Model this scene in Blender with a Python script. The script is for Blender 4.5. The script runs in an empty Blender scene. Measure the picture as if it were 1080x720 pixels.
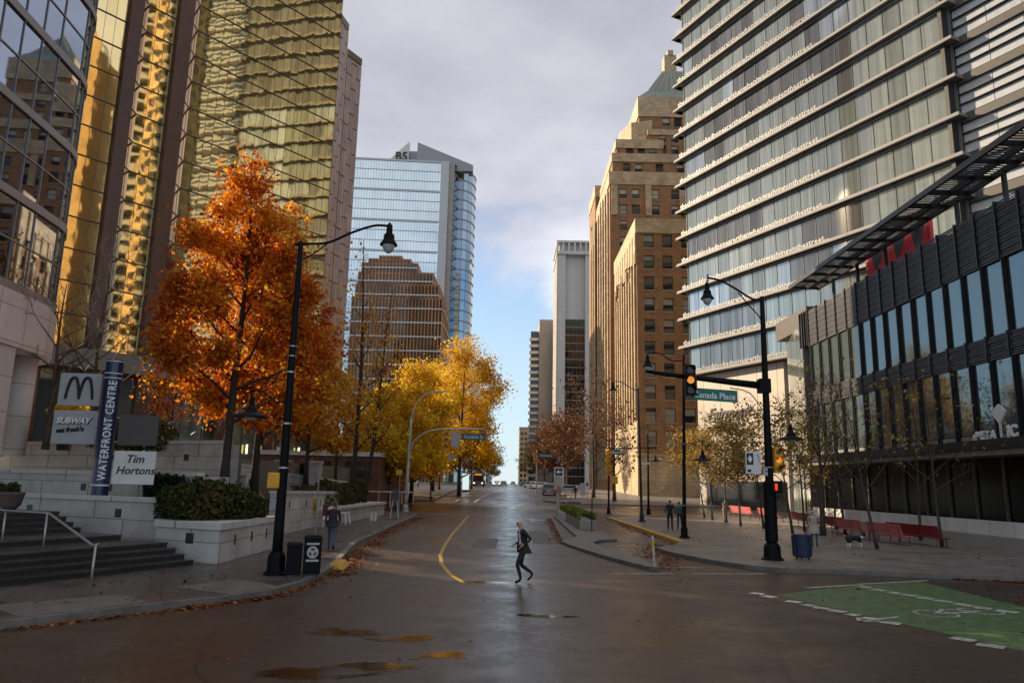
import bpy, bmesh, math, random
import numpy as np
from mathutils import Vector, Matrix
random.seed(7)
S = bpy.context.scene
C = S.collection
R_ = math.radians
# ------------------------------------------------------------------ camera
F, PITCH, ROLL, H = 781.0, R_(10.87), 0.021, 2.75
def ray(px, py):
    x, y = px-540, 360-py
    c, s = math.cos(ROLL), math.sin(ROLL)
    xr, yr = x*c-y*s, x*s+y*c
    return (xr, F*math.cos(PITCH)-yr*math.sin(PITCH), F*math.sin(PITCH)+yr*math.cos(PITCH))
def gnd(px, py, z=0.0):
    d = ray(px, py); t = (z-H)/d[2]
    return (d[0]*t, d[1]*t)
def at(px, py, Y):
    d = ray(px, py); t = Y/d[1]
    return (d[0]*t, Y, H+d[2]*t)
def atx(px, py, X):
    d = ray(px, py); t = X/d[0]
    return (X, d[1]*t, H+d[2]*t)
cam_d = bpy.data.cameras.new('camera'); cam = bpy.data.objects.new('camera', cam_d); C.objects.link(cam)
cp, sp, cr, sr = math.cos(PITCH), math.sin(PITCH), math.cos(ROLL), math.sin(ROLL)
rt, up, fw = Vector((cr, -sr*sp, sr*cp)), Vector((-sr, -cr*sp, cr*cp)), Vector((0, cp, sp))
M = Matrix((rt, up, -fw)).transposed().to_4x4(); M.translation = (0, 0, H)
cam.matrix_world = M
cam_d.sensor_width = 36; cam_d.lens = F/1080*36; cam_d.clip_end = 6000; cam_d.clip_start = 0.1
S.camera = cam

# ------------------------------------------------------------------ materials
def mat(name, col, rough=0.6, metal=0.0, var=0.25, scale=3.0, bump=0.0, bscale=None, spec=0.5, island=0.0, col2=None, emit=None, estr=0.0, coat=0.0):
    m = bpy.data.materials.new(name); m.use_nodes = True
    nt = m.node_tree; N = nt.nodes; L = nt.links
    b = N['Principled BSDF']
    b.inputs['Roughness'].default_value = rough; b.inputs['Metallic'].default_value = metal
    b.inputs['Specular IOR Level'].default_value = spec
    b.inputs['Coat Weight'].default_value = coat
    tc = N.new('ShaderNodeTexCoord')
    nz = N.new('ShaderNodeTexNoise'); nz.inputs['Scale'].default_value = scale; nz.inputs['Detail'].default_value = 6; nz.inputs['Roughness'].default_value = 0.65
    L.new(tc.outputs['Object'], nz.inputs['Vector'])
    ra = N.new('ShaderNodeValToRGB')
    a = [max(0, c*(1-var)) for c in col]; z = [min(1, c*(1+var)) for c in (col2 or col)]
    ra.color_ramp.elements[0].position = 0.32; ra.color_ramp.elements[1].position = 0.68
    ra.color_ramp.elements[0].color = (*a, 1); ra.color_ramp.elements[1].color = (*z, 1)
    L.new(nz.outputs['Fac'], ra.inputs['Fac'])
    out = ra.outputs['Color']
    if island:
        g = N.new('ShaderNodeNewGeometry'); hs = N.new('ShaderNodeHueSaturation')
        mr = N.new('ShaderNodeMapRange'); mr.inputs['To Min'].default_value = 1-island; mr.inputs['To Max'].default_value = 1+island
        L.new(g.outputs['Random Per Island'], mr.inputs['Value']); L.new(mr.outputs['Result'], hs.inputs['Value']); L.new(out, hs.inputs['Color'])
        out = hs.outputs['Color']
    L.new(out, b.inputs['Base Color'])
    if bump:
        n2 = N.new('ShaderNodeTexNoise'); n2.inputs['Scale'].default_value = bscale or scale*6; n2.inputs['Detail'].default_value = 4
        L.new(tc.outputs['Object'], n2.inputs['Vector'])
        bp = N.new('ShaderNodeBump'); bp.inputs['Strength'].default_value = bump; bp.inputs['Distance'].default_value = 0.05
        L.new(n2.outputs['Fac'], bp.inputs['Height']); L.new(bp.outputs['Normal'], b.inputs['Normal'])
    if emit:
        b.inputs['Emission Color'].default_value = (*emit, 1); b.inputs['Emission Strength'].default_value = estr
    return m
def leafmat(name, cols, trans=0.35):
    m = bpy.data.materials.new(name); m.use_nodes = True
    nt = m.node_tree; N = nt.nodes; L = nt.links
    b = N['Principled BSDF']; b.inputs['Roughness'].default_value = 0.55; b.inputs['Specular IOR Level'].default_value = 0.25
    g = N.new('ShaderNodeNewGeometry'); ra = N.new('ShaderNodeValToRGB')
    cr_ = ra.color_ramp
    while len(cr_.elements) < len(cols): cr_.elements.new(0.5)
    for i, c in enumerate(cols):
        cr_.elements[i].position = i/max(1, len(cols)-1); cr_.elements[i].color = (*c, 1)
    # colour drifts in patches over the crown as well as leaf by leaf
    tc = N.new('ShaderNodeTexCoord'); nz = N.new('ShaderNodeTexNoise'); nz.inputs['Scale'].default_value = 0.45; nz.inputs['Detail'].default_value = 2
    L.new(tc.outputs['Object'], nz.inputs['Vector'])
    ma = N.new('ShaderNodeMath'); ma.operation = 'MULTIPLY_ADD'; ma.inputs[1].default_value = 1.9; ma.inputs[2].default_value = -0.95
    L.new(nz.outputs['Fac'], ma.inputs[0])
    ad = N.new('ShaderNodeMath'); ad.operation = 'ADD'; ad.use_clamp = True
    L.new(g.outputs['Random Per Island'], ad.inputs[0]); L.new(ma.outputs[0], ad.inputs[1])
    L.new(ad.outputs[0], ra.inputs['Fac']); L.new(ra.outputs['Color'], b.inputs['Base Color'])
    tr = N.new('ShaderNodeBsdfTranslucent'); L.new(ra.outputs['Color'], tr.inputs['Color'])
    mx = N.new('ShaderNodeMixShader'); mx.inputs['Fac'].default_value = trans
    L.new(b.outputs[0], mx.inputs[1]); L.new(tr.outputs[0], mx.inputs[2])
    L.new(mx.outputs[0], N['Material Output'].inputs['Surface'])
    return m
def tiles(name, col, mortar, w, h, msize=0.02, rough=0.7, var=0.2, offset=0.5, rot=None, bump=0.3, spec=0.4, stain=0.35, rmin=None):
    """masonry / paving pattern from the Brick texture, in object metres; rot turns it onto a wall"""
    m = bpy.data.materials.new(name); m.use_nodes = True
    nt = m.node_tree; N = nt.nodes; L = nt.links; b = N['Principled BSDF']
    b.inputs['Specular IOR Level'].default_value = spec
    tc = N.new('ShaderNodeTexCoord'); mp = N.new('ShaderNodeMapping'); L.new(tc.outputs['Object'], mp.inputs['Vector'])
    if rot == 'wall':   # (along the wall, z): the sum of x and y runs along any upright wall
        sx = N.new('ShaderNodeSeparateXYZ'); L.new(mp.outputs['Vector'], sx.inputs[0])
        ad = N.new('ShaderNodeMath'); ad.operation = 'ADD'; L.new(sx.outputs[0], ad.inputs[0]); L.new(sx.outputs[1], ad.inputs[1])
        cx = N.new('ShaderNodeCombineXYZ'); L.new(ad.outputs[0], cx.inputs[0]); L.new(sx.outputs[2], cx.inputs[1]); vec = cx.outputs[0]
    else:
        if rot: mp.inputs['Rotation'].default_value = (0, 0, rot)
        vec = mp.outputs['Vector']
    br = N.new('ShaderNodeTexBrick'); br.inputs['Scale'].default_value = 1.0
    br.inputs['Brick Width'].default_value = w; br.inputs['Row Height'].default_value = h; br.inputs['Mortar Size'].default_value = msize
    br.offset = offset; br.inputs['Mortar Smooth'].default_value = 0.2
    br.inputs['Color1'].default_value = (*[c*(1-var) for c in col], 1); br.inputs['Color2'].default_value = (*[c*(1+var) for c in col], 1)
    br.inputs['Mortar'].default_value = (*mortar, 1)
    L.new(vec, br.inputs['Vector'])
    nz = N.new('ShaderNodeTexNoise'); nz.inputs['Scale'].default_value = 0.55; nz.inputs['Detail'].default_value = 8; nz.inputs['Roughness'].default_value = 0.7
    L.new(tc.outputs['Object'], nz.inputs['Vector'])
    mr = N.new('ShaderNodeMapRange'); mr.inputs['From Min'].default_value = 0.3; mr.inputs['From Max'].default_value = 0.7
    mr.inputs['To Min'].default_value = 1-stain; mr.inputs['To Max'].default_value = 1+stain*0.5
    L.new(nz.outputs['Fac'], mr.inputs['Value'])
    mu = N.new('ShaderNodeMix'); mu.data_type = 'RGBA'; mu.blend_type = 'MULTIPLY'; mu.inputs['Factor'].default_value = 1
    L.new(br.outputs['Color'], mu.inputs['A']); L.new(mr.outputs['Result'], mu.inputs['B']); L.new(mu.outputs['Result'], b.inputs['Base Color'])
    if rmin is not None:
        m2 = N.new('ShaderNodeMapRange'); m2.inputs['From Min'].default_value = 0.35; m2.inputs['From Max'].default_value = 0.65
        m2.inputs['To Min'].default_value = rmin; m2.inputs['To Max'].default_value = rough; L.new(nz.outputs['Fac'], m2.inputs['Value']); L.new(m2.outputs['Result'], b.inputs['Roughness'])
    else: b.inputs['Roughness'].default_value = rough
    bp = N.new('ShaderNodeBump'); bp.inputs['Strength'].default_value = bump; bp.inputs['Distance'].default_value = 0.02; bp.invert = True
    L.new(br.outputs['Fac'], bp.inputs['Height']); L.new(bp.outputs['Normal'], b.inputs['Normal'])
    return m
def mirror(name, col, rough=0.04, metal=1.0, wave=0.15, scale=0.5, col2=None, pane=None, spec=0.5):
    """reflective curtain-wall glass: each pane slightly out of true, so reflections break and wave"""
    m = bpy.data.materials.new(name); m.use_nodes = True
    nt = m.node_tree; N = nt.nodes; L = nt.links; b = N['Principled BSDF']
    b.inputs['Metallic'].default_value = metal; b.inputs['Roughness'].default_value = rough; b.inputs['Specular IOR Level'].default_value = spec
    g = N.new('ShaderNodeNewGeometry'); ra = N.new('ShaderNodeValToRGB')
    ra.color_ramp.elements[0].color = (*col, 1); ra.color_ramp.elements[1].color = (*(col2 or [c*0.86 for c in col]), 1)
    L.new(g.outputs['Random Per Island'], ra.inputs['Fac']); L.new(ra.outputs['Color'], b.inputs['Base Color'])
    tc = N.new('ShaderNodeTexCoord'); nz = N.new('ShaderNodeTexNoise'); nz.inputs['Scale'].default_value = scale; nz.inputs['Detail'].default_value = 1
    cb = N.new('ShaderNodeCombineXYZ'); ml = N.new('ShaderNodeMath'); ml.operation = 'MULTIPLY'; ml.inputs[1].default_value = 30
    L.new(g.outputs['Random Per Island'], ml.inputs[0]); L.new(ml.outputs[0], cb.inputs[0])
    va = N.new('ShaderNodeVectorMath'); L.new(tc.outputs['Object'], va.inputs[0]); L.new(cb.outputs[0], va.inputs[1]); L.new(va.outputs[0], nz.inputs['Vector'])
    bp = N.new('ShaderNodeBump'); bp.inputs['Strength'].default_value = wave; bp.inputs['Distance'].default_value = 0.1
    L.new(nz.outputs['Fac'], bp.inputs['Height']); L.new(bp.outputs['Normal'], b.inputs['Normal'])
    return m

MT = {}
MT['granite'] = tiles('grey_granite_wall', (.60, .585, .56), (.30, .29, .28), 1.5, .62, .02, .6, .06, .5, 'wall')
MT['concrete'] = tiles('pale_concrete_panels', (.64, .63, .61), (.26, .25, .24), 1.9, 1.6, .02, .65, .05, 0.0, 'wall', stain=.18)
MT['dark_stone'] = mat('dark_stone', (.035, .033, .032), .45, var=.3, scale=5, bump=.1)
MT['walk'] = tiles('wet_paving', (.088, .081, .075), (.04, .037, .034), 1.5, 1.5, .018, .55, .10, 0.0, R_(-24), spec=.5, rmin=.22, bump=.15)
MT['walkR'] = tiles('plaza_paving', (.215, .19, .165), (.075, .07, .065), 1.2, 1.2, .016, .6, .10, 0.5, R_(0), spec=.4, rmin=.3, bump=.15)
MT['kerb'] = mat('kerb_concrete', (.145, .136, .124), .6, var=.3, scale=2.5, bump=.1)
MT['yellow'] = mat('yellow_paint', (.40, .23, .03), .55, var=.3, scale=5, col2=(.58, .34, .03))
MT['white'] = mat('road_white', (.22, .21, .19), .5, var=.3, scale=5, col2=(.50, .49, .46), bump=.1, bscale=60)
MT['green'] = mat('green_lane', (.055, .068, .036), .5, var=.3, scale=3.5, bump=.15, bscale=50, col2=(.07, .16, .048))
MT['black'] = mat('black_paint', (.006, .006, .007), .5, var=.2, scale=4, spec=.12)
MT['iron'] = mat('dark_metal', (.022, .022, .026), .42, metal=.3, var=.2, scale=4)
MT['steel'] = mat('galvanised_steel', (.42, .42, .42), .42, metal=.7, var=.2, scale=5)
MT['paleconc'] = mat('pale_pole', (.48, .45, .40), .6, var=.2, scale=4)
MT['whitep'] = mat('white_panel', (.70, .70, .70), .5, var=.06, scale=2)
MT['greyp'] = mat('grey_panel', (.42, .42, .44), .5, var=.06, scale=2)
MT['navy'] = mat('navy_paint', (.012, .02, .075), .3, var=.12, scale=3, coat=.3)
MT['red'] = mat('red_paint', (.21, .012, .02), .5, var=.3, scale=4)
MT['pink'] = mat('pink_and_sunlit_red', (.52, .13, .13), .45, var=.35, scale=4)  # pinkish red; on the far benches it stands for sunlight
MT['sigyel'] = mat('signal_yellow', (.72, .36, .02), .45, var=.15, scale=6)
MT['signgreen'] = mat('sign_green', (.005, .17, .13), .45, var=.08, scale=5)
MT['signblue'] = mat('sign_teal', (.01, .12, .16), .45, var=.08, scale=5)
MT['text'] = mat('letter_white', (.82, .82, .82), .5, var=.03)
MT['textdk'] = mat('letter_dark', (.012, .012, .016), .5, var=.03)
MT['amber'] = mat('amber_lens', (.8, .3, .02), .3, emit=(1, .33, .03), estr=.4)
MT['redlens'] = mat('red_lens', (.5, .02, .02), .3, emit=(1, .06, .02), estr=.45)
MT['offlens'] = mat('dark_lens', (.02, .02, .02), .2)
MT['glassdk'] = mat('dark_window', (.012, .014, .016), .06, var=.4, scale=1.2, island=.5, spec=.8)
MT['lampglass'] = mat('lamp_glass', (.55, .54, .50), .2, var=.1)
MT['brick'] = tiles('brown_brick', (.33, .165, .07), (.22, .14, .085), .6, .18, .02, .8, .16, .5, 'wall', stain=.3)
MT['brickdk'] = tiles('red_brick', (.17, .065, .045), (.12, .07, .05), .6, .2, .02, .8, .2, .5, 'wall', stain=.3)
MT['terra'] = tiles('buff_terracotta', (.52, .39, .235), (.28, .21, .13), .9, .6, .025, .7, .12, .5, 'wall', stain=.4)
MT['copper'] = mat('copper_roof', (.20, .24, .20), .6, var=.3, scale=1.2)
MT['blind'] = mat('window_blind', (.40, .38, .33), .5, var=.2, scale=2, island=.3)
MT['sill'] = mat('stone_sill', (.40, .33, .25), .7, var=.15)
MT['winframe'] = mat('window_frame', (.05, .045, .04), .5)
MT['whitest'] = mat('white_stone', (.58, .55, .51), .7, var=.08, scale=.4)
MT['greyconc'] = mat('grey_concrete', (.30, .275, .255), .75, var=.12, scale=.35)
MT['slab'] = mat('buff_slab', (.265, .26, .255), .6, var=.1, scale=1)
MT['slabdk'] = mat('slab_soffit', (.22, .205, .19), .7, var=.1, scale=1)
MT['bronze'] = mat('bronze_panel', (.075, .058, .048), .5, metal=.2, var=.12)
MT['steelet'] = mat('steel_letters', (.27, .265, .26), .5, metal=.2, var=.05)
def curtain(name, c0, c1, metal, sx=5.0, island=.25):
    m = mat(name, c0, .06, metal, var=.10, scale=1.0, island=island, spec=.7, col2=c1); nt = m.node_tree
    nz = [n for n in nt.nodes if n.type == 'TEX_NOISE'][0]; tc = [n for n in nt.nodes if n.type == 'TEX_COORD'][0]
    mp = nt.nodes.new('ShaderNodeMapping'); mp.inputs['Scale'].default_value = (sx, sx, .05); nt.links.new(tc.outputs['Object'], mp.inputs['Vector']); nt.links.new(mp.outputs[0], nz.inputs['Vector']); nz.inputs['Detail'].default_value = 2
    return m
MT['pgglass'] = curtain('curtained_glass', (.25, .28, .255), (.39, .42, .385), .65)
MT['pgglass2'] = curtain('bright_glass', (.33, .385, .43), (.45, .50, .54), .6, 2.0)
MT['dkglass'] = curtain('shadowed_room_glass', (.165, .165, .16), (.25, .25, .24), .7, 1.0)
MT['louvpan'] = mat('pale_louvre_panel', (.50, .52, .55), .3, metal=.3, var=.1, scale=1)
MT['cladbr'] = mat('brown_cladding', (.085, .072, .066), .5, var=.12)
MT['blackmet'] = mat('black_cladding', (.017, .018, .022), .4, metal=.2, var=.2, scale=2)
MT['damp'] = mat('damp_asphalt', (.034, .023, .017), .34, var=.3, scale=2, bump=.2, bscale=50)
MT['reflbrown'] = mat('reflected_brown', (.20, .085, .04), .6, var=.35, scale=.12, col2=(.42, .22, .10))  # brown of the mirrored building, used on its solid stand-in
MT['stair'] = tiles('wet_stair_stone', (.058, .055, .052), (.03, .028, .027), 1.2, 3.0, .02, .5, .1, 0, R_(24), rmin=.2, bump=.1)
MT['signred'] = mat('sign_red', (.82, .03, .035), .4, var=.2)
MT['patch'] = mat('asphalt_patch', (.036, .026, .019), .5, var=.3, scale=6, bump=.3, bscale=70)
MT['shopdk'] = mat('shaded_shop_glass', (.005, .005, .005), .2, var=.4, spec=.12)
MT['trel'] = mat('trellis_slat', (.07, .068, .075), .45, metal=.3)
MT['louv'] = mat('black_louvre', (.10, .097, .108), .45, metal=.2, var=.2, scale=2)
MT['goldglass'] = mirror('gold_mirror_glass', (1.0, .80, .40), .03, 1, .07, .6, (.92, .72, .34))
MT['pinkglass'] = mirror('pink_glass', (.50, .36, .32), .08, .9, .03, .5)
MT['blueglass'] = mirror('blue_mirror_glass', (.56, .66, .70), .02, 1, .006, .2, (.50, .60, .65))
MT['blueglass2'] = mirror('deep_blue_glass', (.30, .39, .46), .04, 1, .02, .3)
MT['curveglass'] = mirror('slate_mirror_glass', (.36, .41, .50), .02, 1, .012, .4, (.32, .37, .46))
MT['shopglass'] = mirror('teal_glass', (.095, .135, .145), .04, .55, .010, .3, (.20, .26, .27))
MT['brownfin'] = mat('brown_granite_fin', (.115, .05, .032), .35, var=.2, scale=1.5)
MT['pinkstone'] = mat('pink_granite', (.42, .31, .275), .4, var=.15, scale=.8, island=.15)
MT['mull'] = mat('grey_mullion', (.27, .26, .27), .45, metal=.4, var=.1)
MT['mullbr'] = mat('brown_mullion', (.16, .115, .075), .45, metal=.3, var=.1)
MT['mullbl'] = mat('pale_mullion', (.42, .44, .46), .45, metal=.3, var=.1)
MT['bark'] = mat('tree_bark', (.035, .026, .02), .85, var=.4, scale=6, bump=.4)
MT['barklit'] = mat('sunlit_bark', (.24, .20, .155), .8, var=.35, scale=6, bump=.3)  # sun on the lit plaza trunks, painted as paler bark
MT['barkgrey'] = mat('grey_brown_bark', (.075, .055, .042), .85, var=.4, scale=6, bump=.3)
MT['soil'] = mat('planter_soil', (.035, .025, .018), .95, var=.4, scale=8)
MT['Lorange'] = leafmat('orange_leaves', [(.40, .065, .010), (.64, .150, .012), (.78, .26, .016), (.88, .48, .03)], .45)
MT['Lamber'] = leafmat('amber_leaves', [(.46, .11, .012), (.64, .23, .015), (.76, .40, .02), (.84, .54, .04)], .4)
MT['Lyellow'] = leafmat('yellow_leaves', [(.55, .25, .012), (.74, .42, .016), (.85, .58, .025), (.88, .68, .07)], .4)
MT['Lrust'] = leafmat('rust_leaves', [(.085, .036, .02), (.16, .062, .026), (.24, .095, .03)], .3)
MT['Lolive'] = leafmat('olive_gold_leaves', [(.14, .095, .02), (.30, .20, .035), (.46, .30, .06), (.60, .40, .12)], .35)
MT['Lgreen'] = leafmat('shrub_leaves', [(.016, .03, .008), (.035, .055, .012), (.07, .075, .018), (.12, .075, .025)], .25)
MT['Ldark'] = leafmat('dark_hedge_leaves', [(.008, .014, .006), (.016, .024, .009), (.025, .034, .012)], .15)
MT['Llime'] = leafmat('lime_hedge_leaves', [(.06, .10, .012), (.12, .17, .02), (.26, .30, .04)], .3)
MT['Llitter'] = leafmat('fallen_leaves', [(.10, .028, .012), (.20, .05, .015), (.28, .09, .02), (.30, .14, .03)], .1)
MT['skin'] = mat('skin', (.45, .27, .20), .5, var=.06)
MT['hairdk'] = mat('dark_hair', (.02, .014, .01), .6)
MT['hairgr'] = mat('grey_hair', (.35, .33, .31), .6)
MT['suit'] = mat('black_cloth', (.012, .012, .014), .75, var=.2, scale=9)
MT['shirt'] = mat('white_cloth', (.70, .70, .72), .7, var=.06)
MT['jeans'] = mat('blue_denim', (.055, .09, .16), .8, var=.25, scale=9)
MT['beigecl'] = mat('beige_cloth', (.42, .36, .29), .8, var=.12, scale=8)
MT['tealcl'] = mat('teal_cloth', (.05, .10, .10), .8, var=.2, scale=8)
MT['greycl'] = mat('grey_cloth', (.09, .09, .10), .8, var=.2, scale=8)
MT['redcl'] = mat('dark_red_cloth', (.20, .03, .03), .8, var=.2, scale=8)
MT['rubber'] = mat('rubber', (.02, .02, .02), .7)
MT['carblack'] = mat('black_car_paint', (.012, .012, .014), .2, coat=1, var=.05)
MT['carwhite'] = mat('white_car_paint', (.72, .72, .70), .25, coat=.6, var=.03)
MT['carsilver'] = mat('silver_car_paint', (.38, .39, .40), .25, metal=.5, coat=.6, var=.03)
MT['head'] = mat('headlight', (.8, .8, .75), .1, emit=(1, .93, .8), estr=2.5)
MT['tail'] = mat('tail_light', (.35, .01, .01), .2)
MT['warm'] = mat('warm_lamp', (.9, .7, .4), .3, emit=(1, .62, .22), estr=3)
MT['poster'] = mat('blue_poster', (.02, .055, .25), .35, var=.7, scale=1.6, col2=(.10, .22, .5))

# ---- asphalt: patchy wet sheen, tar seams, puddles
def asphalt():
    m = bpy.data.materials.new('wet_asphalt'); m.use_nodes = True
    nt = m.node_tree; N = nt.nodes; L = nt.links; b = N['Principled BSDF']
    tc = N.new('ShaderNodeTexCoord')
    def noise(scale, detail=6, rough=.6, stretch=None):
        n = N.new('ShaderNodeTexNoise'); n.inputs['Scale'].default_value = scale; n.inputs['Detail'].default_value = detail; n.inputs['Roughness'].default_value = rough
        if stretch:
            mp = N.new('ShaderNodeMapping'); mp.inputs['Scale'].default_value = stretch; L.new(tc.outputs['Object'], mp.inputs['Vector']); L.new(mp.outputs[0], n.inputs['Vector'])
        else: L.new(tc.outputs['Object'], n.inputs['Vector'])
        return n.outputs['Fac']
    def ramp(x, a, b_, c0, c1):
        r = N.new('ShaderNodeMapRange'); r.inputs['From Min'].default_value = a; r.inputs['From Max'].default_value = b_
        r.inputs['To Min'].default_value = c0; r.inputs['To Max'].default_value = c1; L.new(x, r.inputs['Value']); return r.outputs['Result']
    def math_(op, x, y):
        n = N.new('ShaderNodeMath'); n.operation = op
        for i, v in enumerate((x, y)):
            if isinstance(v, (int, float)): n.inputs[i].default_value = v
            else: L.new(v, n.inputs[i])
        return n.outputs[0]
    big = noise(.16, 5, .6, (1, .45, 1)); mid = noise(.8, 8, .7); fine = noise(60, 3, .6)
    ra = N.new('ShaderNodeValToRGB'); L.new(mid, ra.inputs['Fac'])
    e = ra.color_ramp.elements; e[0].position = .3; e[0].color = (.037, .0235, .0155, 1); e[1].position = .72; e[1].color = (.076, .0495, .033, 1)
    # tar seams
    vo = N.new('ShaderNodeTexVoronoi'); vo.feature = 'DISTANCE_TO_EDGE'; vo.inputs['Scale'].default_value = .16
    wn = N.new('ShaderNodeTexNoise'); wn.inputs['Scale'].default_value = .5; wn.inputs['Detail'].default_value = 5; L.new(tc.outputs['Object'], wn.inputs['Vector'])
    vm = N.new('ShaderNodeVectorMath'); vm.operation = 'MULTIPLY_ADD'; vm.inputs[1].default_value = (1.6, 1.6, 0); L.new(wn.outputs['Color'], vm.inputs[0]); L.new(tc.outputs['Object'], vm.inputs[2])
    L.new(vm.outputs[0], vo.inputs['Vector'])
    seam = ramp(vo.outputs['Distance'], .0015, .007, .5, 1)
    mu = N.new('ShaderNodeMix'); mu.data_type = 'RGBA'; mu.blend_type = 'MULTIPLY'; mu.inputs['Factor'].default_value = 1
    L.new(ra.outputs['Color'], mu.inputs['A']); L.new(seam, mu.inputs['B'])
    gr = ramp(fine, .3, .7, .75, 1.25)
    mu2 = N.new('ShaderNodeMix'); mu2.data_type = 'RGBA'; mu2.blend_type = 'MULTIPLY'; mu2.inputs['Factor'].default_value = 1
    L.new(mu.outputs['Result'], mu2.inputs['A']); L.new(gr, mu2.inputs['B'])
    wet = math_('MULTIPLY', ramp(big, .42, .62, 0, 1), ramp(mid, .34, .62, .45, 1))
    sx_ = N.new('ShaderNodeSeparateXYZ'); L.new(tc.outputs['Object'], sx_.inputs[0])
    band = math_('MAXIMUM', ramp(math_('ABSOLUTE', math_('SUBTRACT', sx_.outputs[0], .35), 0), .3, 2.2, 1, 0), ramp(math_('ABSOLUTE', math_('ADD', sx_.outputs[0], 3.9), 0), .2, 1.2, .4, 0))
    wet = math_('MAXIMUM', wet, math_('MULTIPLY', band, ramp(mid, .36, .58, .35, 1)))
    px_ = None
    pn = noise(1.1, 6, .55, (.8, 1.3, 1))
    for x0, y0, ra_, rb_, tilt in ((-2.5, 14.3, 1.25, .42, -.30), (-2.2, 11.7, 1.35, .55, .45), (-.75, 12.6, .55, .5, 0), (-3.3, 9.6, 1.2, .8, .3), (2.0, 9.8, .9, .5, .1), (.7, 16.6, .8, .3, 0), (-.6, 21.9, 1.1, .22, 0)):
        u = math_('SUBTRACT', sx_.outputs[0], x0); v = math_('SUBTRACT', math_('SUBTRACT', sx_.outputs[1], y0), math_('MULTIPLY', u, tilt))
        q = math_('SUBTRACT', 1.0, math_('ADD', math_('POWER', math_('ABSOLUTE', math_('DIVIDE', u, ra_), 0), 2), math_('POWER', math_('ABSOLUTE', math_('DIVIDE', v, rb_), 0), 2)))
        px_ = q if px_ is None else math_('MAXIMUM', px_, q)
    pud = math_('ADD', math_('MULTIPLY', math_('MAXIMUM', px_, -1.0), .16), pn)
    film = ramp(pud, .53, .60, 0, 1); damp = ramp(pud, .44, .56, 0, 1)
    rough = math_('SUBTRACT', ramp(mid, .3, .7, .52, .40), math_('MULTIPLY', wet, .25))
    inp = ramp(px_, -.9, -.6, 0, 1); film = math_('MULTIPLY', film, inp); damp = math_('MULTIPLY', damp, inp)
    mu3 = N.new('ShaderNodeMix'); mu3.data_type = 'RGBA'; mu3.blend_type = 'MULTIPLY'; mu3.inputs['Factor'].default_value = 1
    L.new(mu2.outputs['Result'], mu3.inputs['A']); L.new(ramp(damp, 0, 1, 1, .55), mu3.inputs['B'])
    rough = math_('ADD', math_('MULTIPLY', math_('SUBTRACT', rough, math_('MULTIPLY', damp, .14)), math_('SUBTRACT', 1.0, film)), math_('MULTIPLY', film, .05))
    L.new(mu3.outputs['Result'], b.inputs['Base Color']); L.new(rough, b.inputs['Roughness'])
    b.inputs['Specular IOR Level'].default_value = .42
    bp = N.new('ShaderNodeBump'); bp.inputs['Distance'].default_value = .01; bp.inputs['Strength'].default_value = .35
    L.new(math_('MULTIPLY', math_('ADD', fine, math_('MULTIPLY', mid, 1.5)), math_('SUBTRACT', 1.0, math_('MULTIPLY', film, .93))), bp.inputs['Height']); L.new(bp.outputs['Normal'], b.inputs['Normal'])
    return m
MT['asphalt'] = asphalt()
MT['water'] = mat('puddle_water', (.012, .010, .009), .075, var=.2, scale=1, spec=.9)

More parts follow.
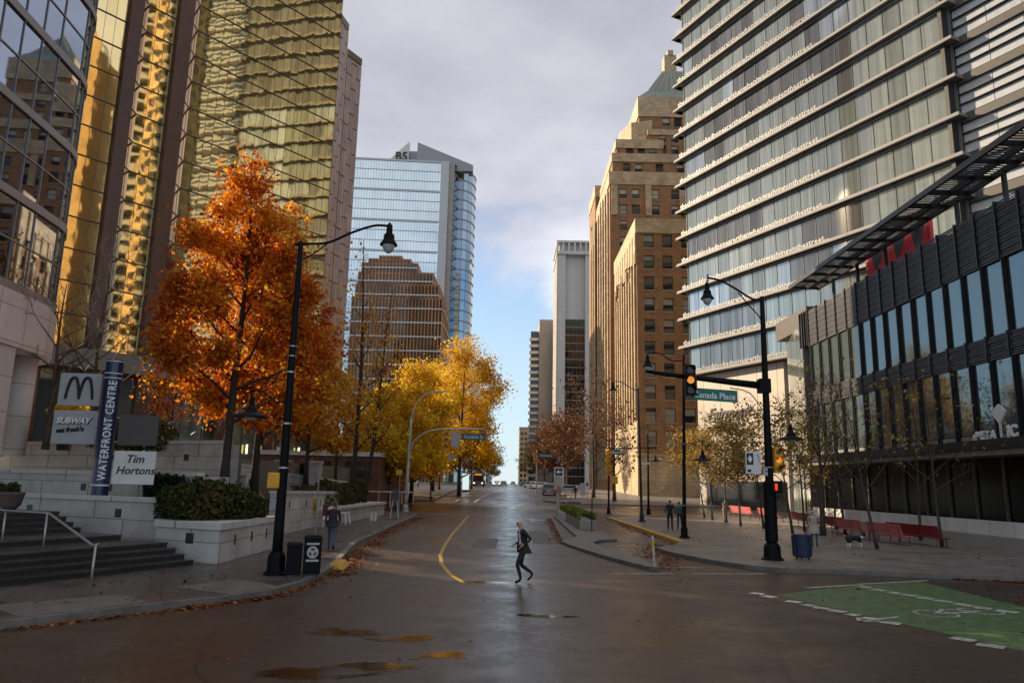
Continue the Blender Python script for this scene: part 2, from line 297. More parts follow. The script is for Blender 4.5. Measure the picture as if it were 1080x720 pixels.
# ------------------------------------------------------------------ mesh builder
OFF = {}
class MB:
    def __init__(s): s.v = []; s.f = []; s.m = []
    def face(s, pts, mi=0):
        n = len(s.v); s.v += [tuple(p) for p in pts]; s.f.append(tuple(range(n, n+len(pts)))); s.m.append(mi)
    def hexa(s, p, mi=0):      # 8 points: bottom ring, top ring
        n = len(s.v); s.v += [tuple(q) for q in p]
        for q in ((3, 2, 1, 0), (4, 5, 6, 7), (0, 1, 5, 4), (1, 2, 6, 5), (2, 3, 7, 6), (3, 0, 4, 7)):
            s.f.append(tuple(n+i for i in q)); s.m.append(mi)
    def box(s, x0, x1, y0, y1, z0, z1, mi=0):
        s.hexa([(x0, y0, z0), (x1, y0, z0), (x1, y1, z0), (x0, y1, z0), (x0, y0, z1), (x1, y0, z1), (x1, y1, z1), (x0, y1, z1)], mi)
    def fbox(s, fr, a0, a1, d0, d1, z0, z1, mi=0):
        s.hexa([fr.P(a0, d1, z0), fr.P(a1, d1, z0), fr.P(a1, d0, z0), fr.P(a0, d0, z0), fr.P(a0, d1, z1), fr.P(a1, d1, z1), fr.P(a1, d0, z1), fr.P(a0, d0, z1)], mi)
    def fquad(s, fr, a0, a1, z0, z1, d=0, mi=0):
        s.face([fr.P(a0, d, z0), fr.P(a1, d, z0), fr.P(a1, d, z1), fr.P(a0, d, z1)], mi)
    def prism(s, poly, z0, z1, mi=0, top=None, bottom=True):
        n = len(s.v); k = len(poly)
        s.v += [(p[0], p[1], z0) for p in poly] + [(p[0], p[1], z1) for p in poly]
        ar = sum(poly[i][0]*poly[(i+1) % k][1]-poly[(i+1) % k][0]*poly[i][1] for i in range(k))
        o = list(range(k)) if ar > 0 else list(range(k))[::-1]
        s.f.append(tuple(n+k+i for i in o)); s.m.append(mi if top is None else top)
        if bottom: s.f.append(tuple(n+i for i in o[::-1])); s.m.append(mi)
        for i in range(k):
            a, b = o[i], o[(i+1) % k]
            s.f.append((n+a, n+b, n+k+b, n+k+a)); s.m.append(mi)
    def tube(s, pts, rad, sides=8, mi=0, cap=True):
        pts = [Vector(p) for p in pts]; n0 = len(s.v)
        if not isinstance(rad, (list, tuple)): rad = [rad]*len(pts)
        ref = None
        for i, p in enumerate(pts):
            t = (pts[min(i+1, len(pts)-1)]-pts[max(i-1, 0)]).normalized()
            if ref is None: ref = t.orthogonal().normalized()
            ref = (ref-t*ref.dot(t)).normalized(); q = t.cross(ref)
            for k in range(sides):
                a = 2*math.pi*k/sides
                s.v.append(tuple(p+(ref*math.cos(a)+q*math.sin(a))*rad[i]))
        for i in range(len(pts)-1):
            for k in range(sides):
                a, b = n0+i*sides+k, n0+i*sides+(k+1) % sides
                s.f.append((a, b, b+sides, a+sides)); s.m.append(mi)
        if cap:
            s.f.append(tuple(n0+k for k in range(sides))[::-1]); s.m.append(mi)
            e = n0+(len(pts)-1)*sides; s.f.append(tuple(e+k for k in range(sides))); s.m.append(mi)
    def lathe(s, prof, c=(0, 0, 0), sides=16, mi=0):
        n0 = len(s.v)
        for r, z in prof:
            for k in range(sides):
                a = 2*math.pi*k/sides; s.v.append((c[0]+r*math.cos(a), c[1]+r*math.sin(a), c[2]+z))
        for i in range(len(prof)-1):
            for k in range(sides):
                a, b = n0+i*sides+k, n0+i*sides+(k+1) % sides
                s.f.append((a, b, b+sides, a+sides)); s.m.append(mi)
        s.f.append(tuple(n0+k for k in range(sides))[::-1]); s.m.append(mi)
        e = n0+(len(prof)-1)*sides; s.f.append(tuple(e+k for k in range(sides))); s.m.append(mi)
    def build(s, name, mats, parent=None, smooth=False, bevel=0):
        if not isinstance(mats, (list, tuple)): mats = [mats]
        me = bpy.data.meshes.new(name)
        off = OFF.get(parent.name, (0, 0, 0)) if parent else (0, 0, 0)
        me.from_pydata([(x-off[0], y-off[1], z-off[2]) for x, y, z in s.v], [], s.f)
        for m in mats: me.materials.append(MT[m] if isinstance(m, str) else m)
        me.polygons.foreach_set('material_index', s.m)
        if smooth: me.polygons.foreach_set('use_smooth', [True]*len(s.f))
        me.update()
        o = bpy.data.objects.new(name, me); C.objects.link(o)
        if parent: o.parent = parent; OFF[o.name] = off
        if bevel:
            b = o.modifiers.new('bevel', 'BEVEL'); b.width = bevel; b.segments = 2; b.limit_method = 'ANGLE'
        return o
class Fr:
    """upright wall frame: s runs to the viewer's right, d outwards, z up"""
    def __init__(s, O, E):
        s.O = Vector((O[0], O[1])); s.u = (Vector((E[0], E[1]))-s.O); s.w = s.u.length; s.u.normalize(); s.n = Vector((s.u.y, -s.u.x))
    def P(s, a, d, z):
        q = s.O+s.u*a+s.n*d; return (q.x, q.y, z)
def tag(o, label, cat, group=None, kind=None):
    o['label'] = label; o['category'] = cat
    if group: o['group'] = group
    if kind: o['kind'] = kind
    return o
def thing(name, label, cat, loc=(0, 0, 0), group=None, local=False, rz=0):
    o = bpy.data.objects.new(name, None); C.objects.link(o); o.location = loc; o.empty_display_size = .2; o.rotation_euler.z = rz
    OFF[o.name] = (0, 0, 0) if local else tuple(loc)
    return tag(o, label, cat, group)
def struct(o): o['kind'] = 'structure'; return o
def dup(o, loc, rz, label, group=None, mats=None, scale=None):
    def cp(x, par):
        c = x.copy(); C.objects.link(c)
        if par is not None: c.parent = par
        for ch in [k for k in x.children]: cp(ch, c)
        return c
    r = cp(o, None); r.location = loc; r.rotation_euler = (0, 0, rz); r['label'] = label
    if scale: r.scale = (scale,)*3
    if group: r['group'] = group
    return r
def swap_mats(root, mp):
    for ch in root.children:
        if ch.type == 'MESH':
            ch.data = ch.data.copy()
            for i, m in enumerate(ch.data.materials):
                if m and m.name in mp: ch.data.materials[i] = MT[mp[m.name]]
        swap_mats(ch, mp)
dg = None
def text_mesh(txt, size, depth=.02, align='LEFT', shear=0, space=1.0, bold=0.0, res=2):
    cu = bpy.data.curves.new('lettering', 'FONT'); cu.body = txt; cu.size = size; cu.extrude = depth; cu.align_x = align; cu.shear = shear
    cu.space_character = space; cu.offset = bold; cu.resolution_u = res
    o = bpy.data.objects.new('lettering', cu); C.objects.link(o)
    me = bpy.data.meshes.new_from_object(o.evaluated_get(bpy.context.evaluated_depsgraph_get()))
    C.objects.unlink(o); bpy.data.objects.remove(o); bpy.data.curves.remove(cu)
    return me
def put_text(me, fr, a, d, z, m, parent, name='lettering', rot=0, share=True):
    """stand a text mesh on a wall frame"""
    u, n = fr.u, fr.n
    X = Vector((u.x, u.y, 0)); Z = Vector((n.x, n.y, 0)); Y = Vector((0, 0, 1))
    if rot: X, Y = X*math.cos(rot)+Y*math.sin(rot), -X*math.sin(rot)+Y*math.cos(rot)
    mm = Matrix((X, Y, Z)).transposed().to_4x4()
    off = Vector(OFF.get(parent.name, (0, 0, 0))); mm.translation = Vector(fr.P(a, d, z))-off
    if not me.materials: me.materials.append(MT[m])
    o = bpy.data.objects.new(name, me); C.objects.link(o); o.parent = parent; o.matrix_local = mm
    return o
def zg(y):
    """the street climbs gently beyond the cross street, then levels"""
    pts = [(-1e9, 0), (76, 0), (96, .55), (118, 1.25), (170, 1.95), (260, 2.28), (420, 2.38), (1e9, 2.38)]
    for (a, za), (b, zb) in zip(pts, pts[1:]):
        if a <= y <= b: return za+(zb-za)*(y-a)/(b-a) if b < 1e8 and a > -1e8 else za if b > 1e8 else zb
    return 0
# ------------------------------------------------------------------ windowed walls
def holed_wall(mb, fr, s0, s1, z0, z1, holes, depth, mi=0, mr=0):
    """wall face with real openings; holes = (a0, a1, b0, b1); reveals go depth back"""
    xs = sorted({s0, s1, *[h[0] for h in holes], *[h[1] for h in holes]})
    zs = sorted({z0, z1, *[h[2] for h in holes], *[h[3] for h in holes]})
    for zb, zt in zip(zs, zs[1:]):
        run = None
        for a, b in zip(xs, xs[1:]):
            cx, cz = (a+b)/2, (zb+zt)/2
            op = any(h[0] < cx < h[1] and h[2] < cz < h[3] for h in holes)
            if op:
                if run is not None: mb.fquad(fr, run, a, zb, zt, 0, mi); run = None
            elif run is None: run = a
        if run is not None: mb.fquad(fr, run, s1, zb, zt, 0, mi)
    for a, b, c, d in holes:
        P = fr.P
        mb.face([P(a, 0, c), P(a, 0, d), P(a, -depth, d), P(a, -depth, c)], mr); mb.face([P(b, 0, d), P(b, 0, c), P(b, -depth, c), P(b, -depth, d)], mr)
        mb.face([P(a, 0, c), P(a, -depth, c), P(b, -depth, c), P(b, 0, c)], mr); mb.face([P(a, 0, d), P(b, 0, d), P(b, -depth, d), P(a, -depth, d)], mr)
WIN = {}
def sash(root, fr, h, depth, blind=0.0):
    WIN.setdefault(root.name, (root, []))[1].append((fr, h, depth, blind))
def flush_windows(limit=100):
    for root, lst in WIN.values():
        def dist(w):
            p = w[0].P(w[1][0], 0, w[1][2]); return math.hypot(p[0], p[1])+.2*p[2]
        lst.sort(key=dist)
        def one(mb, fr, h, depth, blind):
            a, b, c, d = h; t = .08
            mb.fquad(fr, a, b, c, d, -depth, 0)
            m2 = c+(d-c)*.5
            for q in ((a, a+t, c, d), (b-t, b, c, d), (a+t, b-t, c, c+t), (a+t, b-t, d-t, d), (a+t, b-t, m2-t/2, m2+t/2)):
                mb.fbox(fr, q[0], q[1], -depth+.004, -depth+.07, q[2], q[3], 1)
            mb.fbox(fr, a-.12, b+.12, -depth+.08, .1, c-.14, c-.004, 2)
            if blind > .08: mb.fquad(fr, a+t, b-t, d-(d-c)*blind, d-t, -depth+.02, 3)
        for w in lst[:limit]:
            mb = MB(); one(mb, *w); mb.build('window', ['glassdk', 'winframe', 'sill', 'blind'], root)
        if len(lst) > limit:
            mb = MB()
            for w in lst[limit:]: one(mb, *w)
            o = mb.build('window', ['glassdk', 'winframe', 'sill', 'blind'], root); o['kind'] = 'stuff'
def facade(mb, root, fr, s0, s1, z0, z1, cols, zrows, ww, wh, depth=.35, mi=0, mr=0):
    """cols: window centres along s; zrows: sill heights"""
    holes = [(c-ww/2, c+ww/2, z, z+wh) for c in cols for z in zrows if z+wh < z1-.1]
    holed_wall(mb, fr, s0, s1, z0, z1, holes, depth, mi, mr)
    for h in holes: sash(root, fr, h, depth, random.choice((0, 0, .3, .5, .5, .85)))
# ------------------------------------------------------------------ sky and sun
SUN_AZ, SUN_EL = R_(-54), R_(23)      # measured clockwise from the street axis
w = bpy.data.worlds.new('World'); S.world = w; w.use_nodes = True
nt = w.node_tree; N = nt.nodes; L = nt.links; N.clear()
wo = N.new('ShaderNodeOutputWorld'); bg = N.new('ShaderNodeBackground'); bg.inputs['Strength'].default_value = .10
sky = N.new('ShaderNodeTexSky'); sky.sky_type = 'NISHITA'; sky.sun_disc = False; sky.sun_elevation = SUN_EL; sky.sun_rotation = SUN_AZ
sky.air_density = 1.0; sky.dust_density = .1; sky.ozone_density = 3.0
tc = N.new('ShaderNodeTexCoord'); sx = N.new('ShaderNodeSeparateXYZ'); L.new(tc.outputs['Generated'], sx.inputs[0])
def mth(op, a, b, c=None, clamp=False):
    n = N.new('ShaderNodeMath'); n.operation = op; n.use_clamp = clamp
    for i, v in enumerate((a, b, c)):
        if v is None: continue
        if isinstance(v, (int, float)): n.inputs[i].default_value = v
        else: L.new(v, n.inputs[i])
    return n.outputs[0]
den = mth('ADD', mth('MAXIMUM', sx.outputs[2], 0.0), .22)
cb = N.new('ShaderNodeCombineXYZ'); L.new(mth('DIVIDE', sx.outputs[0], den), cb.inputs[0]); L.new(mth('DIVIDE', sx.outputs[1], den), cb.inputs[1])
def cloudnoise(scale, detail, rough, dist=0, seed=0):
    n = N.new('ShaderNodeTexNoise'); n.noise_dimensions = '4D'; n.inputs['W'].default_value = seed
    n.inputs['Scale'].default_value = scale; n.inputs['Detail'].default_value = detail; n.inputs['Roughness'].default_value = rough; n.inputs['Distortion'].default_value = dist
    L.new(cb.outputs[0], n.inputs['Vector']); return n.outputs['Fac']
n1 = cloudnoise(1.1, 8, .58, .3, 3.1); n2 = cloudnoise(.75, 4, .5, 0, 8.0)
# cover: broken low down, closed overhead
cov = mth('ADD', mth('MULTIPLY_ADD', sx.outputs[2], 5.2, -1.2), mth('MULTIPLY_ADD', n1, 2.6, -1.3))
mr = N.new('ShaderNodeMapRange'); mr.interpolation_type = 'SMOOTHSTEP'; mr.inputs['From Min'].default_value = -.15; mr.inputs['From Max'].default_value = .55; L.new(cov, mr.inputs['Value'])
cr2 = N.new('ShaderNodeValToRGB'); e = cr2.color_ramp.elements
e[0].position = .38; e[0].color = (.205, .215, .27, 1); e[1].position = .60; e[1].color = (.55, .55, .585, 1)
L.new(mth('ADD', mth('MULTIPLY', n2, .55), mth('MULTIPLY', n1, .45)), cr2.inputs['Fac'])
# cloud edges low in the sky are brighter
lo = N.new('ShaderNodeMapRange'); lo.inputs['From Min'].default_value = .12; lo.inputs['From Max'].default_value = .5; lo.inputs['To Min'].default_value = 1.5; lo.inputs['To Max'].default_value = .95
L.new(sx.outputs[2], lo.inputs['Value'])
vm = N.new('ShaderNodeVectorMath'); vm.operation = 'SCALE'; L.new(cr2.outputs['Color'], vm.inputs[0]); L.new(mth('MULTIPLY', lo.outputs['Result'], 1.02/.10), vm.inputs['Scale'])
mx = N.new('ShaderNodeMix'); mx.data_type = 'RGBA'; L.new(mr.outputs['Result'], mx.inputs['Factor']); L.new(sky.outputs[0], mx.inputs['A']); L.new(vm.outputs[0], mx.inputs['B'])
hz = N.new('ShaderNodeMapRange'); hz.interpolation_type = 'SMOOTHSTEP'; hz.inputs['From Min'].default_value = -.02; hz.inputs['From Max'].default_value = .46; hz.inputs['To Min'].default_value = .85; hz.inputs['To Max'].default_value = 0
L.new(sx.outputs[2], hz.inputs['Value']); hm = N.new('ShaderNodeMix'); hm.data_type = 'RGBA'; L.new(mth('MULTIPLY', hz.outputs['Result'], mth('SUBTRACT', 1.0, mth('MULTIPLY', mr.outputs['Result'], .8))), hm.inputs['Factor'])
hm.inputs['B'].default_value = (4.0, 4.9, 5.5, 1); L.new(mx.outputs['Result'], hm.inputs['A'])
L.new(hm.outputs['Result'], bg.inputs['Color']); L.new(bg.outputs[0], wo.inputs[0])
sd = bpy.data.lights.new('sun', 'SUN'); sd.energy = 5.0; sd.angle = R_(.5); sd.color = (1, .80, .55)
so = bpy.data.objects.new('sun', sd); C.objects.link(so)
sdir = Vector((math.sin(SUN_AZ)*math.cos(SUN_EL), math.cos(SUN_AZ)*math.cos(SUN_EL), math.sin(SUN_EL)))
so.rotation_euler = sdir.to_track_quat('Z', 'Y').to_euler(); so.location = (-60, 60, 150)
S.view_settings.view_transform = 'Standard'; S.view_settings.look = 'None'; S.view_settings.gamma = 1; S.view_settings.use_curve_mapping = False
S.view_settings.exposure = .76
S.cycles.max_bounces = 6; S.cycles.glossy_bounces = 4; S.cycles.diffuse_bounces = 3; S.cycles.transmission_bounces = 3; S.cycles.caustics_reflective = False; S.cycles.caustics_refractive = False
S.cycles.use_denoising = True

# ------------------------------------------------------------------ ground, road, pavements
YS = [-60, 10, 40, 60, 70, 76, 80, 84, 88, 92, 96, 102, 108, 114, 118, 130, 145, 160, 170, 190, 215, 240, 260, 300, 350, 420, 600, 900, 1500, 4000]
def sheet(name, x0, x1, ys, dz, m):
    mb = MB()
    for a, b in zip(ys, ys[1:]): mb.face([(x0, a, zg(a)+dz), (x1, a, zg(a)+dz), (x1, b, zg(b)+dz), (x0, b, zg(b)+dz)])
    return struct(mb.build(name, m))
sheet('ground', -2500, 2500, YS, -.03, 'walk')
sheet('road', -120, 120, [y for y in YS if y <= 1500], 0, 'asphalt')
def pavement(name, poly, m, top=.14, kerbw=.22):
    """raised slab whose kerb is a strip of its own along the edge facing the road"""
    mb = MB(); mb.prism(poly, -.25, top, 0); return struct(mb.build(name, m))
LK = [(-60, -28), (-13, 9.2), (-9.04, 14.0), (-7.5, 16.08), (-6.33, 17.35), (-5.62, 18.6), (-5.28, 20.4), (-5.35, 23.4), (-5.9, 28), (-6.56, 33), (-6.95, 45), (-7.27, 58.9), (-7.5, 63), (-8.2, 66), (-9.6, 67.8), (-12, 68.4), (-60, 68.4)]
def kerb_line(pts, mb, w=.2, z0=-.2, z1=.145):
    for (x0, y0), (x1, y1) in zip(pts, pts[1:]):
        d = Vector((x1-x0, y1-y0)); d.normalize(); n = Vector((d.y, -d.x))     # to the right of travel = road side
        mb.hexa([(x0+n.x*.004, y0+n.y*.004, z0), (x1+n.x*.004, y1+n.y*.004, z0), (x1-n.x*w, y1-n.y*w, z0), (x0-n.x*w, y0-n.y*w, z0),
                 (x0+n.x*.004, y0+n.y*.004, z1), (x1+n.x*.004, y1+n.y*.004, z1), (x1-n.x*w, y1-n.y*w, z1), (x0-n.x*w, y0-n.y*w, z1)])
pavement('left_pavement', LK, 'walk')
mb = MB(); kerb_line(LK[:-1], mb); struct(mb.build('left_kerb', 'kerb'))
RK = [(60, 68.2), (12, 68.2), (9.9, 67.6), (8.9, 66.2), (8.55, 64), (8.53, 53), (8.48, 37.5), (7.6, 35.0), (6.48, 33.85), (6.7, 31.5), (7.4, 28.8), (8.3, 26.9), (9.4, 25.9), (11.7, 25.75), (16.15, 24.75), (22, 22.3), (60, 4)]
pavement('right_pavement', RK+[(90, 4), (90, 68.2)], 'walkR')
mb = MB(); kerb_line(RK, mb); struct(mb.build('right_kerb', 'kerb'))
mb = MB()
for a, b in ((37.6, 47.5), (47.5, 57), (57, 65.5)): mb.box(8.40, 8.78, a, b-.02, 0, .152)
struct(mb.build('yellow_kerb_paint', 'yellow'))
# concrete ramp squares at the crossings
mb = MB(); mb.face([(-9.0, 14.45, .146), (-7.55, 16.4, .146), (-8.6, 17.4, .146), (-10.4, 15.6, .146)]); mb.face([(-6.3, 17.75, .146), (-5.6, 19.2, .146), (-7.1, 20.4, .146), (-8.0, 18.6, .146)])
struct(mb.build('left_ramp', 'kerb'))
mb = MB(); mb.face([(9.5, 26.2, .146), (11.7, 26.0, .146), (12.2, 28.2, .146), (9.9, 28.4, .146)]); mb.face([(14.6, 25.3, .146), (18, 24.2, .146), (19.2, 26.6, .146), (15.6, 27.6, .146)])
struct(mb.build('right_ramp', 'kerb'))
def farwalk(name, x0, x1, ya, yb, m):
    ys = [ya]+[y for y in YS if ya < y < yb]+[yb]; mb = MB()
    for a, b in zip(ys, ys[1:]):
        mb.hexa([(x0, a, zg(a)-.2), (x1, a, zg(a)-.2), (x1, b, zg(b)-.2), (x0, b, zg(b)-.2), (x0, a, zg(a)+.14), (x1, a, zg(a)+.14), (x1, b, zg(b)+.14), (x0, b, zg(b)+.14)])
    return struct(mb.build(name, m))
farwalk('left_far_pavement', -70, -9.2, 92, 700, 'walk')
farwalk('right_far_pavement', 8.6, 80, 92, 700, 'walkR')
mb = MB(); mb.prism([(4.4, 97), (4.4, 99.5), (5.4, 103), (8.8, 106), (8.8, 92), (7.2, 92.6), (5.4, 94.2)], .2, .78); struct(mb.build('far_kerb_bulge', 'kerb'))
# the traffic island with its rounded nose
IS = [(2.55, 36.6), (2.75, 34.6), (3.15, 32.4), (3.7, 29.6), (4.3, 27.2), (4.75, 25.8), (5.0, 25.55), (5.12, 26.0), (4.9, 28.5), (4.6, 31.5), (4.1, 34.0), (4.0, 36.0), (4.6, 37.8), (5.5, 38.5), (5.5, 66), (3.9, 66), (3.6, 40)]
mb = MB(); mb.prism(IS, -.1, .13, 0); struct(mb.build('traffic_island', 'kerb'))
mb = MB(); mb.prism([(5.2, 26.6), (6.3, 31.0), (6.2, 33.6), (7.4, 35.4), (8.2, 37.6), (8.2, 44), (5.6, 44), (5.6, 38.2), (4.8, 37.4), (4.3, 36), (4.9, 31.5), (5.15, 28.5)], 0, .012, 0); struct(mb.build('island_lane_apron', 'walk'))
# painted markings
mb = MB()
def stripe(pts, wd, dz=.005, mi=0):
    for (x0, y0), (x1, y1) in zip(pts, pts[1:]):
        d = Vector((x1-x0, y1-y0)); d.normalize(); n = Vector((-d.y, d.x))*wd/2
        k = max(1, int(abs(y1-y0)/6))
        for i in range(k):
            a, b = i/k, (i+1)/k; ax, ay, bx, by = x0+(x1-x0)*a, y0+(y1-y0)*a, x0+(x1-x0)*b, y0+(y1-y0)*b
            mb.face([(ax-n.x, ay-n.y, zg(ay)+dz), (ax+n.x, ay+n.y, zg(ay)+dz), (bx+n.x, by+n.y, zg(by)+dz), (bx-n.x, by-n.y, zg(by)+dz)][::-1], mi)
stripe([(-3.45, 66.5), (-3.25, 55), (-3.05, 42), (-2.8, 34), (-2.6, 29.6), (-2.25, 26.4), (-1.75, 23.6), (-1.2, 21.6)], .13, mi=1)
for a in (52, 40.5, 61): stripe([(.62, a), (.62, a+3)], .12)
stripe([(-7.2, 67.3), (3.8, 67.3)], .4); stripe([(-7.2, 71.2), (8.2, 71.2)], .16); stripe([(-7.2, 74.6), (8.2, 74.6)], .16); stripe([(-9, 91.2), (8.2, 91.2)], .3)
stripe([(-4.2, 92), (-3.6, 110), (-1.4, 136), (.6, 165)], .16)
for a in (94, 105, 118): stripe([(-6.6, a), (-6.5, a+5)], .14)
for a in (78, 95, 104, 112, 122, 134, 150): stripe([(.7, a), (.75, a+3)], .14)
# lane arrow in front of the island
q = [(1.7, 57), (2.0, 57), (2.0, 60.3), (2.5, 60.3), (1.95, 63), (1.2, 60.3), (1.7, 60.3)]
mb.face([(x, y, .0052) for x, y in q]); mb.face([(2.0, 58.4, .005), (3.1, 60.2, .005), (3.3, 61.8, .005), (2.0, 59.6, .005)])
stripe([(3.3, 24.6), (5.4, 25.0)], .14); stripe([(6.0, 25.1), (8.6, 25.5)], .14); stripe([(4.9, 26.8), (6.9, 27.1)], .12)
struct(mb.build('road_markings', ['white', 'yellow']))
GA, GB, GC, GD = (7.13, 20.74), (12.97, 24.23), (16.0, 22.6), (9.24, 13.97)
q = [gnd(*p) for p in ((818, 627), (905, 617), (970, 613), (1080, 640), (1160, 662), (1160, 720), (1080, 687))]
mb = MB(); mb.face([(x, y, .005) for x, y in q]); struct(mb.build('green_bicycle_lane', 'green'))
mb = MB()
def dash(p, q_, wd=.34):
    (x0, y0), (x1, y1) = gnd(*p), gnd(*q_); d = Vector((x1-x0, y1-y0)); d.normalize(); n = Vector((-d.y, d.x))*wd/2
    mb.face([(x0-n.x, y0-n.y, .009), (x1-n.x, y1-n.y, .009), (x1+n.x, y1+n.y, .009), (x0+n.x, y0+n.y, .009)])
for x0, y0, x1, y1 in ((792, 625, 806, 626.5), (804, 628, 818, 630), (829, 633.5, 845, 635.5), (847, 637, 859, 639), (858, 640, 875, 642), (874, 643, 892, 645.5), (893, 647, 906, 649), (910, 651, 930, 653.5), (930, 655.5, 950, 658), (1003, 672, 1028, 676), (1030, 679, 1060, 683),
                       (906, 618, 918, 619.5), (920, 621, 934, 623), (936, 624, 950, 626), (952, 626.5, 967, 628.5), (968, 629.5, 985, 631.5), (986, 632.5, 1004, 635), (1006, 636, 1026, 639), (1028, 640, 1046, 642), (1050, 643, 1074, 646)): dash((x0, y0), (x1, y1))
dash((850, 620), (905, 616.5), .16); dash((905, 616), (978, 612), .16)
# worn bicycle symbol and arrow
bx, by = gnd(1012, 645)
for k in range(2):
    cx, cy = bx-.75+k*1.35, by-.35+k*.5
    for i in range(14):
        a, b = 2*math.pi*i/14, 2*math.pi*(i+.8)/14
        mb.face([(cx+r*math.cos(t), cy+r*math.sin(t), .0092) for r, t in ((.42, a), (.5, a), (.5, b), (.42, b))])
for p, q_ in (((-.75, -.35), (-.2, .35)), ((-.2, .35), (.6, .15)), ((-.75, -.35), (.05, -.1)), ((.05, -.1), (.6, .15)), ((-1.9, -.9), (-3.1, -1.6)), ((-3.1, -1.6), (-2.9, -1.1)), ((-3.1, -1.6), (-2.4, -1.6))):
    x0, y0, x1, y1 = bx+p[0], by+p[1], bx+q_[0], by+q_[1]; d = Vector((x1-x0, y1-y0)); d.normalize(); n = Vector((-d.y, d.x))*.05
    mb.face([(x0-n.x, y0-n.y, .0094), (x1-n.x, y1-n.y, .0094), (x1+n.x, y1+n.y, .0094), (x0+n.x, y0+n.y, .0094)])
struct(mb.build('bicycle_lane_markings', 'white'))
# square repair patches let into the asphalt
mb = MB()
for x0, x1, y0, y1, sk in ((-1.6, -.5, 33, 39, .1), (1.2, 2.2, 36, 46, 0)):
    mb.face([(x0, y0, .003), (x1, y0+sk, .003), (x1+sk*.3, y1+sk, .003), (x0+sk*.3, y1, .003)])
struct(mb.build('asphalt_repairs', 'patch'))

# ------------------------------------------------------------------ HOTEL (right): banded slabs with lettering
A, B = (22.98, 98.0), (39.8, 62.9)
hotel = thing('hotel_tower', 'glass hotel tower with buff slab edges carrying long rows of raised lettering', 'building', (30, 82, 0))
fr = Fr(A, B); LEN = (Vector(B)-Vector(A)).length
side = Fr((A[0]+fr.n.x*-26+0, A[1]+fr.n.y*-26), A)     # far side face, seen only in reflections: runs back from corner A
levels = [17.6+3.85*i for i in range(30)]
mb = MB()   # core, with lowest storeys of pale stone
mb.fbox(fr, .6, LEN+.2, -26, -1.3, 17.0, levels[-1], 0); mb.fbox(fr, LEN+.2, LEN+9.2, -26, -1.95, 17.0, levels[-1], 0)
mb.build('core', 'slabdk', hotel)
txt = text_mesh('thecloudslookednonearerthanwheniwaslyingonthestreet...', .78, .03, bold=.012, res=1)
tw = max(v.co.x for v in txt.vertices)
for v in txt.vertices: v.co.x *= 24.6/tw; v.co.y *= 1.2
for i, z in enumerate(levels):
    mb = MB(); deep = 1.25 if z < 75 else 2.2
    s0 = -.9 if i else 1.2
    mb.fbox(fr, s0, LEN+.9, -1.3, 0, z-.30, z, 0)
    mb.fbox(fr, s0-.06, LEN+.96, .003, .06, z-.34, z-.22, 1)      # drip edge
    mb.fbox(fr, s0+.05, LEN+.8, -.09, -.05, z+.02, z+.06, 1)
    mb.fbox(fr, -.9, -.003, -25, -.5, z-.30, z, 0) if i else None
    if i: mb.fbox(fr, .7, LEN-.45, -.60, -.42, z-.60, z-.50, 0)
    mb.build('floor_slab', ['slab', 'slabdk'], hotel)
    if i < 22: put_text(txt, fr, .2 if i else 2.2, -.06, z+.03, 'steelet', hotel)
    if i == len(levels)-1: break
    rnd = random.Random(i*7+1); mb = MB(); n = 19; wdt = (LEN-1.2)/n
    z1 = levels[i+1]-.30; pale = rnd.random()
    run = 0
    for k in range(n):
        a = .8+k*wdt
        if rnd.random() < .35: run = rnd.choice((0, 0, 0, 2, 2, 1))
        mi = run if z < 72 else 2
        if k > n-6 and z < 72: mi = 1
        mb.fquad(fr, a+.03, a+wdt-.03, z+.02, z1, -.62+rnd.uniform(-.004, .004), mi)
        mb.fbox(fr, a-.025, a+.025, -.62, -.57, z, z1, 3)
    mb.fbox(fr, LEN-.42, LEN-.05, -1.2, -.35, z, z1, 3)
    for k in range(14):     # the return face
        a = 1+k*1.75; mi = rnd.choice((0, 0, 1, 2)) if z < 72 else 2
        P = side.P
        mb.fquad(side, a+.04, a+1.70, z+.02, z1, -.9, mi); mb.fbox(side, a-.04, a+.04, -.9, -.82, z, z1, 3)
    mb.build('window_band', ['pgglass', 'pgglass2', 'dkglass', 'winframe'], hotel)
# louvred end bay set back behind the last pier
mb = MB(); LB = LEN+.35; LE = LEN+9.6
for i in range(0, 26):
    z = levels[i]
    mb.fbox(fr, LB, LE, -1.9, -1.25, z-.75, z+.15, 1)
    for k in range(3):
        zz = z+.17+k*.98
        for c in range(3):
            a = LB+c*(LE-LB)/3; mb.fbox(fr, a+.03, a+(LE-LB)/3-.03, -1.9, -1.30, zz+.06, zz+.92, 0)
        mb.fbox(fr, LB, LE+.15, -1.3, -1.02, zz+.92, zz+.98, 2)
    for k in range(3):
        zz = z+.17+k*.98
        q = Fr(fr.P(LE, -1.9, 0)[:2], fr.P(LE, -12, 0)[:2])
        mb.fbox(q, .05, 9, -.3, 0, zz+.06, zz+.92, 0); mb.fbox(q, -.3, 9, .004, .25, zz+.92, zz+.98, 2)
    mb.fbox(fr, LE-.4, LE, -12, -1.92, z-.75, z+.15, 1)
mb.build('louvre_bay', ['louvpan', 'cladbr', 'blackmet'], hotel)
